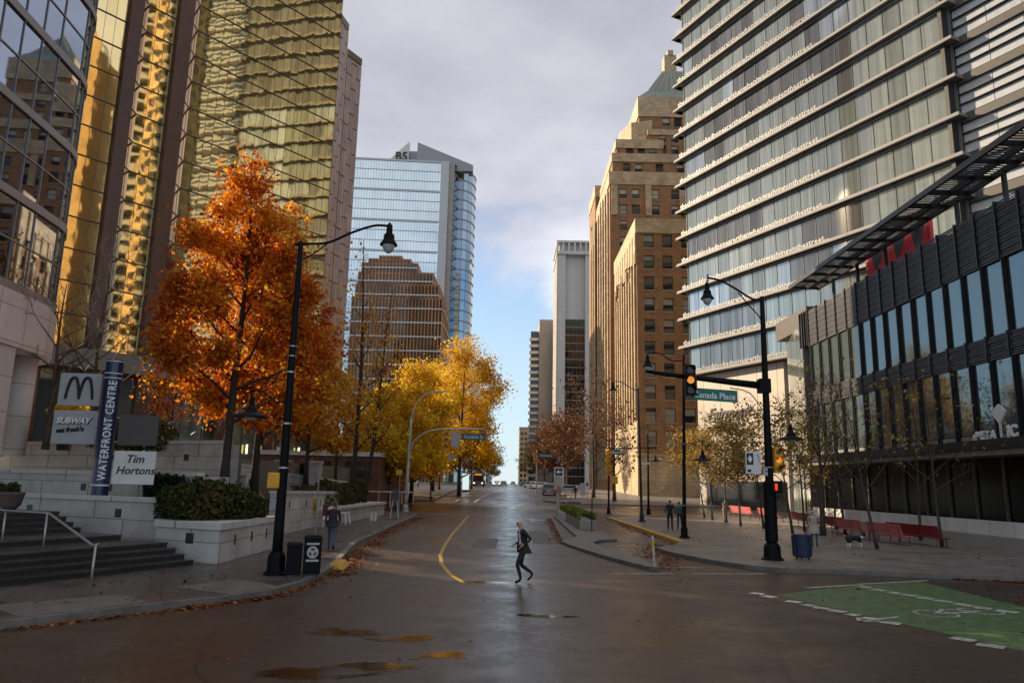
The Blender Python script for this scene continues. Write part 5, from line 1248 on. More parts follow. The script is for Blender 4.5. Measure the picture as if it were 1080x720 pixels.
arch(l*.5-.245, .25, 1); arch(l*.5+.245, .25, 1); mb.build('arch_emblem', 'textdk', t)
t, f, l, z0, z1 = panel('tenant_sign', 'pale square sign of slanted white sandwich shop lettering', ((57.5, 432), (98, 468.5)), 'greyp')
put_text(text_mesh('SUBWAY', .30, .03, shear=.25, bold=.014), f, .13, .02, z0+.78, 'text', t); put_text(text_mesh('SUBWAY', .30, .012, shear=.25, bold=.024), f, .15, .008, z0+.765, 'textdk', t, name='lettering_shadow'); put_text(text_mesh("eat fresh'n", .24, .012, shear=.2, bold=.012), f, .16, .01, z0+.42, 'textdk', t, rot=.09, name='slogan')
t, f, l, z0, z1 = panel('tenant_sign', 'blank dark square sign above the coffee sign', ((126.5, 437), (163, 470)), 'cladbr')
t, f, l, z0, z1 = panel('tenant_sign', 'white square coffee sign with handwritten black lettering', ((121, 475), (159.5, 511)), 'whitep')
put_text(text_mesh('Tim', .42, .012, shear=.25, bold=.004), f, .44, .01, z0+.80, 'textdk', t); put_text(text_mesh('Hortons', .41, .012, shear=.25, bold=.004), f, .12, .01, z0+.38, 'textdk', t, name='second_line')
for nm, pts4 in (('upper', ((98, 424), (110, 428))),): pass

# ------------------------------------------------------------------ LAMPS, SIGNALS, POLES
def lantern(t, p, s=1.0, wide=False):
    mb = MB()
    if wide: mb.lathe([(.03, .62), (.06, .6), (.08, .36), (.14, .30), (.20, .17), (.50, .05), (.52, .02), (.48, .02)], (p[0], p[1], p[2]-.3), 20)
    else: mb.lathe([(.025, .72), (.05, .68), (.09, .62), (.10, .36), (.15, .34), (.17, .18), (.26, .03), (.27, 0), (.24, 0)], (p[0], p[1], p[2]-.05), 18)
    la = mb.build('lantern', 'black', t, smooth=False)
    mb = MB()
    if wide: mb.lathe([(.02, -.10), (.14, -.06), (.19, .012)], (p[0], p[1], p[2]-.29), 16)
    else: mb.lathe([(.02, -.26), (.12, -.20), (.19, -.06), (.20, -.002)], (p[0], p[1], p[2]-.05), 16)
    mb.build('lamp_globe', 'lampglass', la, smooth=True)
def pole(t, p0, p1, r0, r1, m='black', sections=(), base=True, foot=.34):
    p0, p1 = Vector(p0), Vector(p1); mb = MB(); n = 8
    mb.tube([p0.lerp(p1, i/n) for i in range(n+1)], [r0+(r1-r0)*i/n for i in range(n+1)], 14); pm = mb.build('pole', m, t, smooth=True)
    if base:
        mb = MB(); mb.lathe([(foot, 0), (foot, .05), (r0*1.7, .09), (r0*1.6, .5), (r0*1.15, .62)], p0, 14)
        for k in range(4): a = k*math.pi/2+.78; mb.box(p0.x+math.cos(a)*foot*.75-.04, p0.x+math.cos(a)*foot*.75+.04, p0.y+math.sin(a)*foot*.75-.04, p0.y+math.sin(a)*foot*.75+.04, p0.z+.05, p0.z+.12)
        mb.build('base', m, t)
    if sections:
        mb = MB()
        for k, hh in sections:
            q = p0.lerp(p1, k); r = r0+(r1-r0)*k; mb.lathe([(r+.004, 0), (r+.025, 0), (r+.025, hh), (r+.004, hh)], q, 14)
        mb.build('band', 'steel', t)
    return p0, p1
def arm(t, pts, r, m='black', name='arm'):
    # smooth through control points
    P = [Vector(p) for p in pts]; out = []
    for i in range(len(P)-1):
        a, b, c, d = P[max(i-1, 0)], P[i], P[i+1], P[min(i+2, len(P)-1)]
        for k in range(6):
            u = k/6; out.append(.5*((2*b)+(c-a)*u+(2*a-5*b+4*c-d)*u*u+(3*b-a-3*c+d)*u**3))
    out.append(P[-1]); mb = MB(); mb.tube(out, r, 8); return mb.build(name, m, t, smooth=True)
def signal(t, p, face, m='black', lit=1, scale=1.0, name='signal_head', lens=True):
    """three lens head at p facing direction face (angle, 0 = towards the camera side -Y)"""
    R3 = Matrix.Rotation(face, 3, 'Z'); mb = MB(); s = scale
    def tr(v): return tuple(Vector(p)+R3 @ Vector(v)*s)
    def bx_(x0, x1, y0, y1, z0, z1): mb.hexa([tr(v) for v in ((x0, y0, z0), (x1, y0, z0), (x1, y1, z0), (x0, y1, z0), (x0, y0, z1), (x1, y0, z1), (x1, y1, z1), (x0, y1, z1))])
    bx_(-.18, .18, -.12, .12, -.53, .53)
    for k in range(3):
        zc = .35-k*.35
        pts = [(math.cos(a)*.15, math.sin(a)*.15) for a in [math.pi*i/8 for i in range(9)]]
        for (xa, za), (xb, zb) in zip(pts, pts[1:]): mb.face([tr((xa, -.122, zc+za)), tr((xb, -.122, zc+zb)), tr((xb*.98, -.36, zc+zb)), tr((xa*.98, -.36, zc+za))])
    hd = mb.build(name, m, t)
    if lens:
        for k in range(3):
            zc = .35-k*.35; mb = MB(); mb.face([tr((math.cos(a)*.13, -.125, zc+math.sin(a)*.13)) for a in [2*math.pi*i/14 for i in range(14)]])
            mb.build('lens', ('amber' if k == 1 else 'redlens' if k == 0 else 'offlens') if k == lit else 'offlens', hd)
    return hd
def street_sign(label, a, b, hgt, txt, m='signgreen', tsize=None, Yd=.0):
    t = thing('street_name_sign', label, 'sign', a); f = Fr(a[:2], b[:2]); l = (Vector(a[:2])-Vector(b[:2])).length
    mb = MB(); sl = (b[2]-a[2]); P = f.P
    mb.hexa([P(0, .02, a[2]-hgt), P(l, .02, a[2]-hgt+sl), P(l, -.02, a[2]-hgt+sl), P(0, -.02, a[2]-hgt), P(0, .02, a[2]), P(l, .02, a[2]+sl), P(l, -.02, a[2]+sl), P(0, -.02, a[2])])
    mb.build('blade', m, t)
    me = text_mesh(txt, hgt*.72, .004, bold=hgt*.012); tl = max(v.co.x for v in me.vertices)
    for v in me.vertices: v.co.x *= min(1.0, l*.9/tl) if tl > l*.9 else 1
    tl = max(v.co.x for v in me.vertices)
    put_text(me, f, (l-tl)/2, .026, a[2]-hgt*.78+sl*.1, 'text', t, rot=math.atan2(sl, l)); return t
# -- left corner lamp
Y = 21.5
t = thing('street_lamp', 'tall black corner lamp post with long arm, hanging lantern and steel bands', 'street lamp', (-6.45, Y, .14))
p0 = (-6.45, Y, .14); ptop = at(317.5, 255, Y); pole(t, p0, ptop, .15, .075, sections=[(.43, .05), (.30, .05), (.585, .05), (.635, .03), (.665, .03)])
a = at(318, 257, Y); arm(t, [a, at(345, 256, Y), at(372, 245, Y), at(395, 238, Y), at(411, 238.5, Y)], .04); arm(t, [at(316, 275, Y), at(330, 268, Y), at(345, 257, Y)], .022, name='brace')
arm(t, [at(311, 258, Y), at(325, 257, Y)], .045, name='arm_collar')
q = at(410, 257, Y); lantern(t, (q[0], q[1], q[2])); arm(t, [at(410.5, 236, Y), at(410.3, 242, Y)], .03, name='finial')
arm(t, [at(303.5, 424, Y), at(290, 423, Y), at(278, 413, Y), at(266, 412, Y), at(266, 418, Y)], .026, name='lower_arm')
q = at(265.5, 429.5, Y); lantern(t, q, wide=True)
mb = MB(); a, b = at(291.5, 498, Y), at(300, 515, Y)
mb.box(a[0]-.20, b[0]-.12, Y-.16, Y+.14, b[2], a[2]); mb.build('signal_back', 'sigyel', t, bevel=.03)
mb = MB(); q = at(294, 508, Y); mb.box(q[0]-.02, q[0]+.14, Y-.05, Y+.05, q[2]-.05, q[2]+.05); mb.build('bracket', 'black', t)
# -- right signal pole with mast arm
Y = 29.0; t = thing('signal_pole', 'black signal pole with long mast arm, lantern arm and yellow signal', 'signal pole', (10.02, Y, .14))
pole(t, (10.02, Y, .14), at(803.5, 313, Y), .19, .09, sections=[(.16, .03), (.335, .03)], foot=.42)
mb = MB(); mb.lathe([(.2, 0), (.235, .02), (.235, 2.2), (.2, 2.25)], (10.02, Y, .8), 16); mb.build('lower_sleeve', 'black', t, smooth=False)
arm(t, [at(804, 316, Y), at(793, 315, Y), at(775, 304, Y), at(760, 296, Y), at(747, 293, Y)], .045); arm(t, [at(806, 352, Y), at(802, 336, Y), at(790, 322, Y), at(778, 308, Y)], .025, name='brace')
q = at(746, 314, Y); lantern(t, q); arm(t, [at(746.5, 289, Y), at(746.5, 297, Y)], .03, name='finial')
mb = MB(); p_ = [at(807, 407, Y), at(760, 401.5, Y), at(715, 396, Y), at(681, 391.5, Y)]; mb.tube(p_, [.15, .12, .095, .07], 12); mb.build('mast_arm', 'black', t, smooth=True)
mb = MB(); q = at(807, 407, Y); mb.box(q[0]-.28, q[0]+.18, Y-.2, Y+.2, q[2]-.28, q[2]+.28); mb.build('arm_flange', 'black', t, bevel=.03)
arm(t, [at(770, 409, Y), at(790, 414, Y), at(804, 432, Y)], .02, name='arm_stay')
q = at(727.5, 401, Y-.3); signal(t, (q[0], Y-.32, q[2]), 0, 'black', 1, 1.12, name='mast_signal_head')
arm(t, [at(811, 449, Y), at(819, 446, Y), at(826, 437, Y), at(834, 436.5, Y), at(834, 443, Y)], .024, name='lower_arm'); lantern(t, at(834, 456, Y), wide=True)
q = at(818.5, 485, Y); signal(t, (q[0]+.02, Y-.1, q[2]), .15, 'sigyel', 1, .92)
q = at(816, 513, Y); mb = MB(); mb.box(q[0]-.22, q[0]+.2, Y-.42, Y-.19, q[2]-.24, q[2]+.22); ph = mb.build('pedestrian_signal', 'black', t, bevel=.02)
mb = MB(); mb.box(q[0]-.10, q[0]-.0, Y-.428, Y-.421, q[2]-.13, q[2]+.12); mb.build('hand_light', 'redlens', ph)
mb = MB(); mb.box(q[0]-.3, q[0]-.22, Y-.3, Y-.2, q[2]-.02, q[2]+.02); mb.build('bracket', 'black', t)
a, b = at(731, 408.5, Y), at(776.5, 411, Y); street_sign('green street name sign reading Canada Place under the mast arm', (a[0]-.12, Y-.12, a[2]-.02), (b[0], Y-.12, b[2]-.05), .47, 'Canada Place')
a, b = at(785, 476, Y), at(802, 499.5, Y); sg = thing('lane_sign', 'white lane use sign with a black diamond panel on the signal pole', 'sign', (a[0], Y-.1, b[2])); mb = MB(); mb.box(a[0], b[0], Y-.12, Y-.08, b[2], a[2]); mb.build('panel', 'whitep', sg)
mb = MB(); mb.box(a[0]+.04, a[0]+.30, Y-.128, Y-.121, a[2]-.5, a[2]-.06); mb.build('dark_panel', 'textdk', sg); mb = MB()
cxx, czz = a[0]+.17, a[2]-.28; mb.face([(cxx-.09, Y-.132, czz), (cxx, Y-.132, czz-.15), (cxx+.09, Y-.132, czz), (cxx, Y-.132, czz+.15)]); mb.build('diamond', 'text', sg)
mb = MB(); mb.box(a[0]+.06, a[0]+.2, Y-.128, Y-.121, b[2]+.06, b[2]+.16); mb.tube([(a[0]+.42, Y-.126, a[2]-.12), (a[0]+.5, Y-.126, a[2]-.15), (a[0]+.52, Y-.126, a[2]-.42)], .012, 4); mb.build('arrow', 'textdk', sg)
mb = MB(); q = at(808, 496, Y); mb.box(q[0]-.18, q[0]+.0, Y-.17, Y-.13, q[2]-.2, q[2]-.05); mb.box(q[0]-.16, q[0]+.0, Y-.17, Y-.13, q[2]-.02, q[2]+.1); mb.build('small_plate', 'greyp', t)
# -- right lamp column
Y = 40.2; t = thing('street_lamp', 'plain black lamp column standing on the right kerb with one hanging lantern', 'street lamp', (9.29, Y, .14))
pole(t, (9.29, Y, .14), at(721, 374, Y), .11, .065, sections=[(.17, .03), (.5, .03)], foot=.3); arm(t, [at(721, 380, Y), at(708, 380, Y), at(697, 373, Y), at(684, 371.5, Y)], .035); lantern(t, at(683, 386, Y))
arm(t, [at(722, 467, Y), at(730, 467, Y), at(735, 465, Y), at(741, 465, Y), at(741, 470, Y)], .022, name='lower_arm'); lantern(t, at(741, 480, Y), wide=True)
# -- next lamp column
Y = 57.5; t = thing('street_lamp', 'thin grey lamp column on the sunlit stretch of right pavement', 'street lamp', (10.1, Y, .14))
pole(t, (10.1, Y, .14), at(673, 409, Y), .11, .06, 'iron', foot=.3); arm(t, [at(673, 412, Y), at(665, 409, Y), at(656, 403, Y), at(648, 402, Y)], .035, 'iron'); lantern(t, at(646.5, 411, Y))
mb = MB(); q = at(679, 489, Y); mb.box(q[0]-.3, q[0]+.45, Y-.05, Y+.05, q[2]-.03, q[2]+.12); mb.build('bracket', 'whitep', t)
Y = 72.5; q = at(684, 537, Y); t = thing('street_lamp', 'far black lamp column with a low side lantern before the brick wing', 'street lamp', (q[0], Y, .14))
pole(t, (q[0], Y, .14), at(683, 448, Y), .12, .07, foot=.3); arm(t, [at(684, 473, Y), at(688, 472, Y), at(691, 472, Y), at(691, 475, Y)], .03); lantern(t, at(691, 483, Y), wide=True)
# -- Cordova signals right
Y = 71.5; q = at(642, 540, Y); t = thing('signal_pole', 'black signal pole at the far right corner with yellow signal heads', 'signal pole', (q[0], Y, .14))
pole(t, (q[0], Y, .14), at(642, 466, Y), .1, .07, foot=.26)
mb = MB(); mb.tube([at(638, 473, Y), at(665, 472, Y), at(692, 472, Y)], .05, 8); mb.build('mast_arm', 'black', t)
for (px, py) in ((641, 480), (641, 494)): q = at(px, py, Y); signal(t, (q[0], Y-.2, q[2]), .3, 'sigyel', 0, 1.15, lens=False)
q = at(648, 506, Y); mb = MB(); mb.box(q[0]-.35, q[0]+.3, Y-.2, Y+.1, q[2]-.35, q[2]+.35); mb.build('pedestrian_signal', 'sigyel', t, bevel=.03)
a, b = at(645.5, 473.5, Y), at(654.5, 474, Y); street_sign('small teal street sign beside the far right signal heads', (a[0], Y-.1, a[2]), (b[0], Y-.1, b[2]), .5, 'Burrard', 'signblue')
# -- far left hand signal over the road with street sign
Y = 93; q = at(566, 520, Y); t = thing('signal_pole', 'grey signal pole beyond the cross street with one yellow head', 'signal pole', (q[0], Y, zg(Y)))
pole(t, (q[0], Y, zg(Y)), at(566, 474, Y), .1, .07, 'steel', foot=.26); q = at(564.5, 482.5, Y); signal(t, (q[0], Y-.2, q[2]), 0, 'sigyel', 0, 1.25, lens=False)
a, b = at(568, 478, Y), at(583.5, 478.5, Y); street_sign('teal cross street sign beside the yellow signal in mid street', (a[0], Y-.05, a[2]), (b[0], Y-.05, b[2]), .42, 'Cordova St', 'signblue')
# -- Cordova silver double mast left
Y = 67.3; t = thing('signal_mast', 'silver mast with two curved arms at the left cross street corner', 'signal pole', (-9.16, Y, .14))
pole(t, (-9.16, Y, .14), at(434, 440, Y), .17, .10, 'steel', foot=.35)
arm(t, [at(434, 440, Y), at(441, 423, Y), at(452, 415, Y), at(468, 412.5, Y), at(474, 413, Y)], .07, 'steel'); arm(t, [at(433, 475, Y), at(438, 464, Y), at(452, 455, Y), at(470, 452.5, Y), at(512, 452.5, Y)], .075, 'steel', name='mast_arm')
q = at(468.5, 465, Y-.2); signal(t, (q[0], Y-.2, q[2]), .35, 'sigyel', 0, 1.55, lens=False)
mb = MB(); a, b = at(475.5, 456, Y), at(485, 471, Y); mb.box(a[0], b[0], Y-.1, Y-.06, b[2], a[2]); mb.build('plate', 'greyp', t)
mb = MB(); a, b = at(471, 478, Y), at(478, 484, Y); mb.box(a[0], b[0], Y+2, Y+2.05, b[2], a[2]); mb.tube([((a[0]+b[0])/2, Y+2, a[2]), ((a[0]+b[0])/2, Y+.1, a[2]+1.6)], .03, 5); mb.build('hanging_plate', 'greyp', t)
a, b = at(487, 457, Y), at(512, 457.5, Y); street_sign('teal street sign reading Cordova St hanging on the silver mast arm', (a[0], Y-.08, a[2]), (b[0], Y-.08, b[2]), .52, 'Cordova St', 'signblue')
Y = 79; q = at(407.5, 529, Y); t = thing('tapered_pole', 'pale tapered concrete pole before the golden trees', 'pole', (q[0], Y, zg(Y))); pole(t, (q[0], Y, zg(Y)), at(412.5, 438, Y), .30, .13, 'paleconc', foot=.5)
Y = 60; q = at(420, 556, 60); t = thing('sign_post', 'thin grey sign post with a small yellow plate by the left corner', 'sign', (q[0], Y, .14)); mb = MB(); mb.tube([(q[0], Y, .14), at(422, 494, Y)], .04, 6); mb.build('post', 'steel', t)
mb = MB(); a = at(421, 498, Y); mb.box(a[0]-.25, a[0]+.25, Y-.05, Y-.02, a[2]-.2, a[2]+.2); mb.build('plate', 'sigyel', t)
Y = 94; q = at(454, 530, Y); t = thing('pedestrian_signal', 'short black pedestrian signal post beyond the left cross street corner', 'signal pole', (q[0], Y, zg(Y))); pole(t, (q[0], Y, zg(Y)), at(454.5, 494, Y), .09, .08, foot=.2)
q = at(455, 502, Y); mb = MB(); mb.box(q[0]-.3, q[0]+.3, Y-.2, Y+.1, q[2]-.5, q[2]+.5); ph = mb.build('signal_head', 'black', t); mb = MB(); mb.box(q[0]-.14, q[0]+.14, Y-.22, Y-.203, q[2]+.1, q[2]+.38); mb.build('hand_light', 'redlens', ph)
# -- street furniture: bins
def bin_tall(name, label, x, y, badge):
    t = thing(name, label, 'bin', (x, y, .14)); mb = MB(); mb.box(x-.25, x+.25, y-.25, y+.25, .19, 1.12); mb.build('body', 'black', t, bevel=.03)
    mb = MB(); mb.hexa([(x-.28, y-.28, 1.122), (x+.28, y-.28, 1.122), (x+.28, y+.28, 1.122), (x-.28, y+.28, 1.122), (x-.22, y-.22, 1.22), (x+.22, y-.22, 1.22), (x+.22, y+.22, 1.22), (x-.22, y+.22, 1.22)]); mb.build('lid', 'black', t, bevel=.02)
    mb = MB(); mb.box(x-.22, x+.22, y-.22, y+.22, .14, .188); mb.build('foot', 'iron', t)
    if badge:
        for z_ in (.97, .52): mb = MB(); mb.box(x-.18, x+.18, y-.256, y-.251, z_, z_+.055); mb.build('stripe', 'greyp', t)
        mb = MB(); n = 20; mb.face([(x+.165*math.cos(-2*math.pi*i/n), y-.255, .77+.165*math.sin(2*math.pi*i/n)) for i in range(n)]); bd = mb.build('round_badge', 'greyp', t)
        mb = MB()
        for k in range(3):
            a = math.pi/2+k*2.094; c_, s_ = math.cos(a), math.sin(a); mb.face([(x+.12*math.cos(a-.5), y-.259, .77+.12*math.sin(a-.5)), (x+.12*math.cos(a+.5), y-.259, .77+.12*math.sin(a+.5)), (x+.06*math.cos(a+.6), y-.259, .77+.06*math.sin(a+.6)), (x+.06*math.cos(a-.6), y-.259, .77+.06*math.sin(a-.6))])
        mb.build('recycling_mark', 'textdk', bd)
    return t
q = gnd(325.5, 607, .14); rb_ = bin_tall('recycling_bin', 'black recycling bin with round white badge beside the lamp post', q[0], q[1]+.25, True)
q = gnd(300.5, 610, .14); bl_ = bin_tall('litter_bin', 'plain black litter bin half hidden behind the corner lamp post', q[0], q[1]+.75, False)
for b_ in (rb_, bl_): b_.rotation_euler.z = R_(15)
bl_.scale = (.82, .82, .82); rb_.scale = (.95, .95, 1)
t = thing('litter_bin', 'dark blue ribbed round litter bin right of the signal pole', 'bin', (11.35, 29.5, .14)); mb = MB(); mb.lathe([(.30, .08), (.34, .12), (.36, .88), (.38, .92), (.33, .93), (.30, .8)], (11.35, 29.5, .14), 24); mb.build('drum', 'navy', t)
mb = MB()
for k in range(24): a = k*math.pi/12; mb.tube([(11.35+.345*math.cos(a), 29.5+.345*math.sin(a), .28), (11.35+.37*math.cos(a), 29.5+.37*math.sin(a), 1.0)], .014, 4)
mb.build('rib', 'navy', t); mb = MB()
for k in range(3): a = k*2.1; mb.tube([(11.35+.25*math.cos(a), 29.5+.25*math.sin(a), .14), (11.35+.25*math.cos(a), 29.5+.25*math.sin(a), .24)], .03, 6)
mb.build('foot', 'iron', t)
# -- delineator post at the island tip
t = thing('delineator_post', 'slim weathered white marker post at the island tip', 'post', (4.95, 25.9, .13)); mb = MB(); mb.tube([(4.95, 25.9, .13), (4.9, 25.9, 1.12)], .045, 8); mb.build('post', 'paleconc', t); mb = MB(); mb.tube([(4.917, 25.9, .78), (4.908, 25.9, .95)], .05, 8); mb.build('band', 'sigyel', t)
# -- island planter with hedge and sign
t = thing('island_planter', 'long grey concrete planter trough on the traffic island', 'planter', (4.75, 55, .13)); mb = MB(); mb.box(4.30, 5.3, 45.8, 64, .13, .68); mb.build('trough', 'greyconc', t, bevel=.03)
mb = MB(); mb.box(4.2, 4.298, 57, 64, .13, .66); mb.build('pale_panel', 'whitep', t)
shrub('island_hedge', 'bright lime green low hedge in the traffic island planter', 'hedge', boxpts((5.25, 46.0), (5.25, 63.8), .9, .68, 1.05), 7000, .10, 'Llime', 15, (4.8, 55, .66))
Y = 65; q = at(588, 545, Y); t = thing('island_sign', 'stack of white arrow and notice plates on a post at the island far end', 'sign', (q[0], Y, .13)); mb = MB(); mb.tube([(q[0], Y, .13), at(589, 494, Y)], .11, 8); mb.build('post', 'paleconc', t)
for nm, (xa, ya_, xb, yb_), m, dy in (('arrow_plate', (584.5, 492.5, 594, 502.5), 'whitep', .13), ('notice_plate', (584.5, 503, 593.5, 512.5), 'paleconc', .13), ('small_plate', (587, 513, 591.5, 519), 'pink', .13)):
    a, b = at(xa, ya_, Y), at(xb, yb_, Y); mb = MB(); mb.box(a[0], b[0], Y-dy-.03, Y-dy, b[2], a[2]); pq = mb.build(nm, m, t)
    if nm == 'arrow_plate':
        mb = MB(); mb.box(a[0]+.09, b[0]-.09, Y-dy-.037, Y-dy-.031, b[2]+.09, a[2]-.09); mb.build('dark_field', 'textdk', pq); mb = MB(); cx_, cz_ = (a[0]+b[0])/2, (a[2]+b[2])/2
        mb.face([(cx_-.24, Y-dy-.042, cz_), (cx_+.02, Y-dy-.042, cz_-.2), (cx_+.02, Y-dy-.042, cz_+.2)]); mb.box(cx_, cx_+.24, Y-dy-.044, Y-dy-.04, cz_-.06, cz_+.06); mb.build('arrow', 'text', pq)
q = at(624, 553, 44.5); t = thing('thin_post', 'thin dark post at the near end of the island planter', 'post', (q[0], 44.5, .1)); mb = MB(); mb.tube([(q[0], 44.5, .02), at(624.5, 521, 44.5)], .035, 6); mb.build('post', 'iron', t); mb = MB(); mb.tube([(q[0], 44.5, .012), (q[0], 44.5, .07)], .09, 8); mb.build('foot', 'iron', t)
# -- two white notices right
Y = 94
for (xa, ya_, xb, yb_), lb, mk in (((612, 509, 617, 522), 'tall pale blue notice board on the far right pavement', False), ((616.5, 507.5, 622, 517), 'white parking sign with a red mark on the far right pavement', True)):
    a, b = at(xa, ya_, Y), at(xb, yb_, Y); t = thing('notice_board', lb, 'sign', ((a[0]+b[0])/2, Y, zg(Y))); mb = MB(); mb.box(a[0], b[0], Y-.08, Y, b[2], a[2]); mb.build('panel', 'whitep' if mk else 'mullbl', t)
    mb = MB(); mb.tube([((a[0]+b[0])/2, Y, zg(Y)+.1), ((a[0]+b[0])/2, Y, b[2])], .05, 6); mb.build('post', 'steel', t)
    if mk: mb = MB(); mb.box(a[0]+.2, b[0]-.15, Y-.09, Y-.081, a[2]-.55, a[2]-.15); mb.build('red_mark', 'red', t)
    Y += .6
# -- left wall notices
t = thing('warning_notice', 'small yellow triangle warning notice on the granite street wall', 'sign', (-10.88, 44, 1.1)); a, b = at(321, 533, 42), at(328, 545, 42); wf = Fr((-10.93, 36.2), (-11.03, 49.0)); mb = MB(); mb.fbox(wf, 6.2, 7.0, .02, .06, .85, 1.7); mb.build('panel', 'yellow', t)
mb = MB(); mb.face([wf.P(6.3, .064, 1.05), wf.P(6.9, .064, 1.05), wf.P(6.6, .064, 1.55)]); mb.build('triangle', 'textdk', t)
a, b = at(341, 532, 42.6), at(354.5, 548, 42.6); t = thing('real_estate_sign', 'red and white square sign with a round emblem below the hedge', 'sign', (a[0], 42.6, .14)); mb = MB(); mb.box(a[0], b[0], 42.56, 42.6, b[2], a[2]); mb.build('panel', 'red', t)
mb = MB(); mb.box(a[0]+.02, b[0]-.02, 42.553, 42.559, b[2], b[2]+.2); n = 18; cx_, cz_ = (a[0]+b[0])/2+.08, (a[2]+b[2])/2+.14
mb.face([(cx_+.2*math.cos(2*math.pi*i/n), 42.552, cz_+.2*math.sin(2*math.pi*i/n)) for i in range(n)][::-1]); mb.build('emblem', 'text', t); mb = MB(); mb.tube([(a[0]+.05, 42.6, b[2]), (a[0]+.05, 42.6, .14)], .025, 5); mb.tube([(b[0]-.05, 42.6, b[2]), (b[0]-.05, 42.6, .14)], .025, 5); mb.build('leg', 'whitep', t)
t = thing('sign_post', 'thin grey street sign post standing beside the bins', 'post', (*gnd(331, 590, .14), .14)); q = gnd(331, 580, .14); mb = MB(); mb.tube([(t.location.x, t.location.y, .14), at(337, 494, t.location.y)], .026, 6); mb.build('post', 'mull', t); mb = MB(); mb.tube([(t.location.x, t.location.y, .14), (t.location.x, t.location.y, .2)], .08, 8); mb.build('foot', 'steel', t)
a, b = at(243, 516, 37), at(261, 527.5, 37); t = thing('red_banner', 'small red banner panel on the terrace behind the planter shrub', 'sign', (a[0], 37, b[2])); mb = MB(); mb.box(a[0], b[0], 36.9, 36.95, b[2]-.4, a[2]); mb.build('panel', 'pink', t); mb = MB(); mb.box(a[0]-2.0, a[0]-.02, 36.9, 36.95, b[2]-.3, a[2]+.1); mb.build('white_panel', 'whitep', t); mb = MB(); mb.box(a[0]-2.05, b[0]+.03, 36.97, 37.0, 1.7, a[2]+.2); mb.build('backing', 'greyp', t)
mb = MB()
for k in range(6): mb.box(a[0]-1.85+k*.3, a[0]-1.67+k*.3, 36.893, 36.899, b[2]+.0, a[2]-.05)
mb.build('red_lettering', 'red', t)
for i, (px, lb) in enumerate(((391.5, 'left one of the paired short white bollards at the hedge end'), (395.5, 'right one of the paired short white bollards at the hedge end'))):
    q = gnd(px, 549, .14); t = thing('bollard', lb, 'bollard', (*q, .14)); mb = MB(); mb.tube([(*q, .14), (*q, .62)], .10, 10); mb.build('post', 'whitep', t); mb = MB(); mb.lathe([(.1, .48), (.09, .54), (.04, .58)], (*q, .14), 10); mb.build('cap', 'paleconc', t)
q = gnd(344, 598, .14); t = thing('yellow_kerb_block', 'yellow painted kerb end block by the fallen leaves', 'kerb block', (-5.3, 24.3, .0)); mb = MB(); mb.hexa([(-5.55, 23.9, 0), (-5.05, 23.9, 0), (-5.2, 25.6, 0), (-5.7, 25.6, 0), (-5.52, 24.0, .21), (-5.2, 24.0, .18), (-5.35, 25.5, .18), (-5.66, 25.5, .21)]); mb.build('block', 'yellow', t, bevel=.03)
t = thing('leaning_frame', 'white sandwich board frame standing by the left corner', 'sign', (*gnd(416, 546, .14), .14)); x, y = t.location.x, t.location.y; mb = MB()
for dx in (-.3, .3): mb.tube([(x+dx*.4, y, 1.6), (x+dx, y-.2, .14)], .03, 5)
mb.build('leg', 'whitep', t); mb = MB(); mb.box(x-.2, x+.2, y-.05, y, 1.0, 2.2); mb.build('board', 'greycl', t)
# -- stay pole row at the planter end and white barrier
t = thing('white_barrier', 'low white tube barrier beside the red and white sign', 'barrier', (*gnd(362, 562, .14), .14)); x, y = t.location.x, t.location.y
p_ = [at(352, 548, y), at(352, 541, y), at(368, 540.5, y), at(369, 552, y)]; mb = MB(); mb.tube(p_, .04, 6); mb.tube([at(364.5, 541, y), at(364.5, 553, y)], .035, 6); mb.build('tube', 'whitep', t)

# -- benches
def bench(label, x, y, rz, ln, m):
    t = thing('bench', label, 'bench', (x, y, .14), 'red benches on the plaza', local=True, rz=rz)
    # local: long side along x, seat towards -y
    mb = MB(); mb.box(-ln/2, ln/2, -.48, 0, .40, .46); mb.build('seat', m, t, bevel=.01)
    mb = MB(); h = ln/2; mb.hexa([(-h, .0, .50), (h, .0, .50), (h, .05, .50), (-h, .05, .50), (-h, .14, 1.02), (h, .14, 1.02), (h, .19, 1.02), (-h, .19, 1.02)]); mb.build('backrest', m, t, bevel=.01)
    for sx_ in (-1, 1):
        mb = MB(); xx = sx_*(h-.22); mb.tube([(xx, -.42, 0), (xx, -.40, .40)], .03, 6); mb.build('leg', 'red', t)
        mb = MB(); mb.tube([(xx, .10, 0), (xx, .02, .42), (xx, .17, 1.0)], .03, 6); mb.build('leg', 'red', t)
    return t
def bench2(label, p, q, m, ln=None):
    p, q = Vector(p), Vector(q); c = (p+q)/2; d = q-p; bench(label, c.x, c.y, math.atan2(d.y, d.x), ln or d.length, m)
bench2('nearest dark red bench beside the slim bare tree', (21.0, 37.0), (20.6, 41.2), 'red'); bench2('pale pink bench left of the nearest dark red one', (19.6, 37.8), (19.6, 41.4), 'pink'); bench2('pale pink bench behind the black and white dog', (19.7, 42.2), (19.6, 45.4), 'pink')
bench2('dark red bench behind the woman in the pale coat', (20.4, 46.0), (20.6, 49.6), 'red'); bench2('long dark red bench right of the signal pole', (20.6, 50.6), (21.5, 57.6), 'red'); bench2('red bench tinted pink as if sunlit left of the signal pole', (21.9, 61.5), (21.9, 66.2), 'pink'); bench2('farthest pink bench beside the person in pale clothes', (21.6, 67.2), (21.3, 72.6), 'pink')  # far benches get the pinker red as painted sunlight
bl = thing('low_pale_seat', 'pale fabric covered low seat in the sun by the young trees', 'seat', (19.9, 66, .14)) if False else None
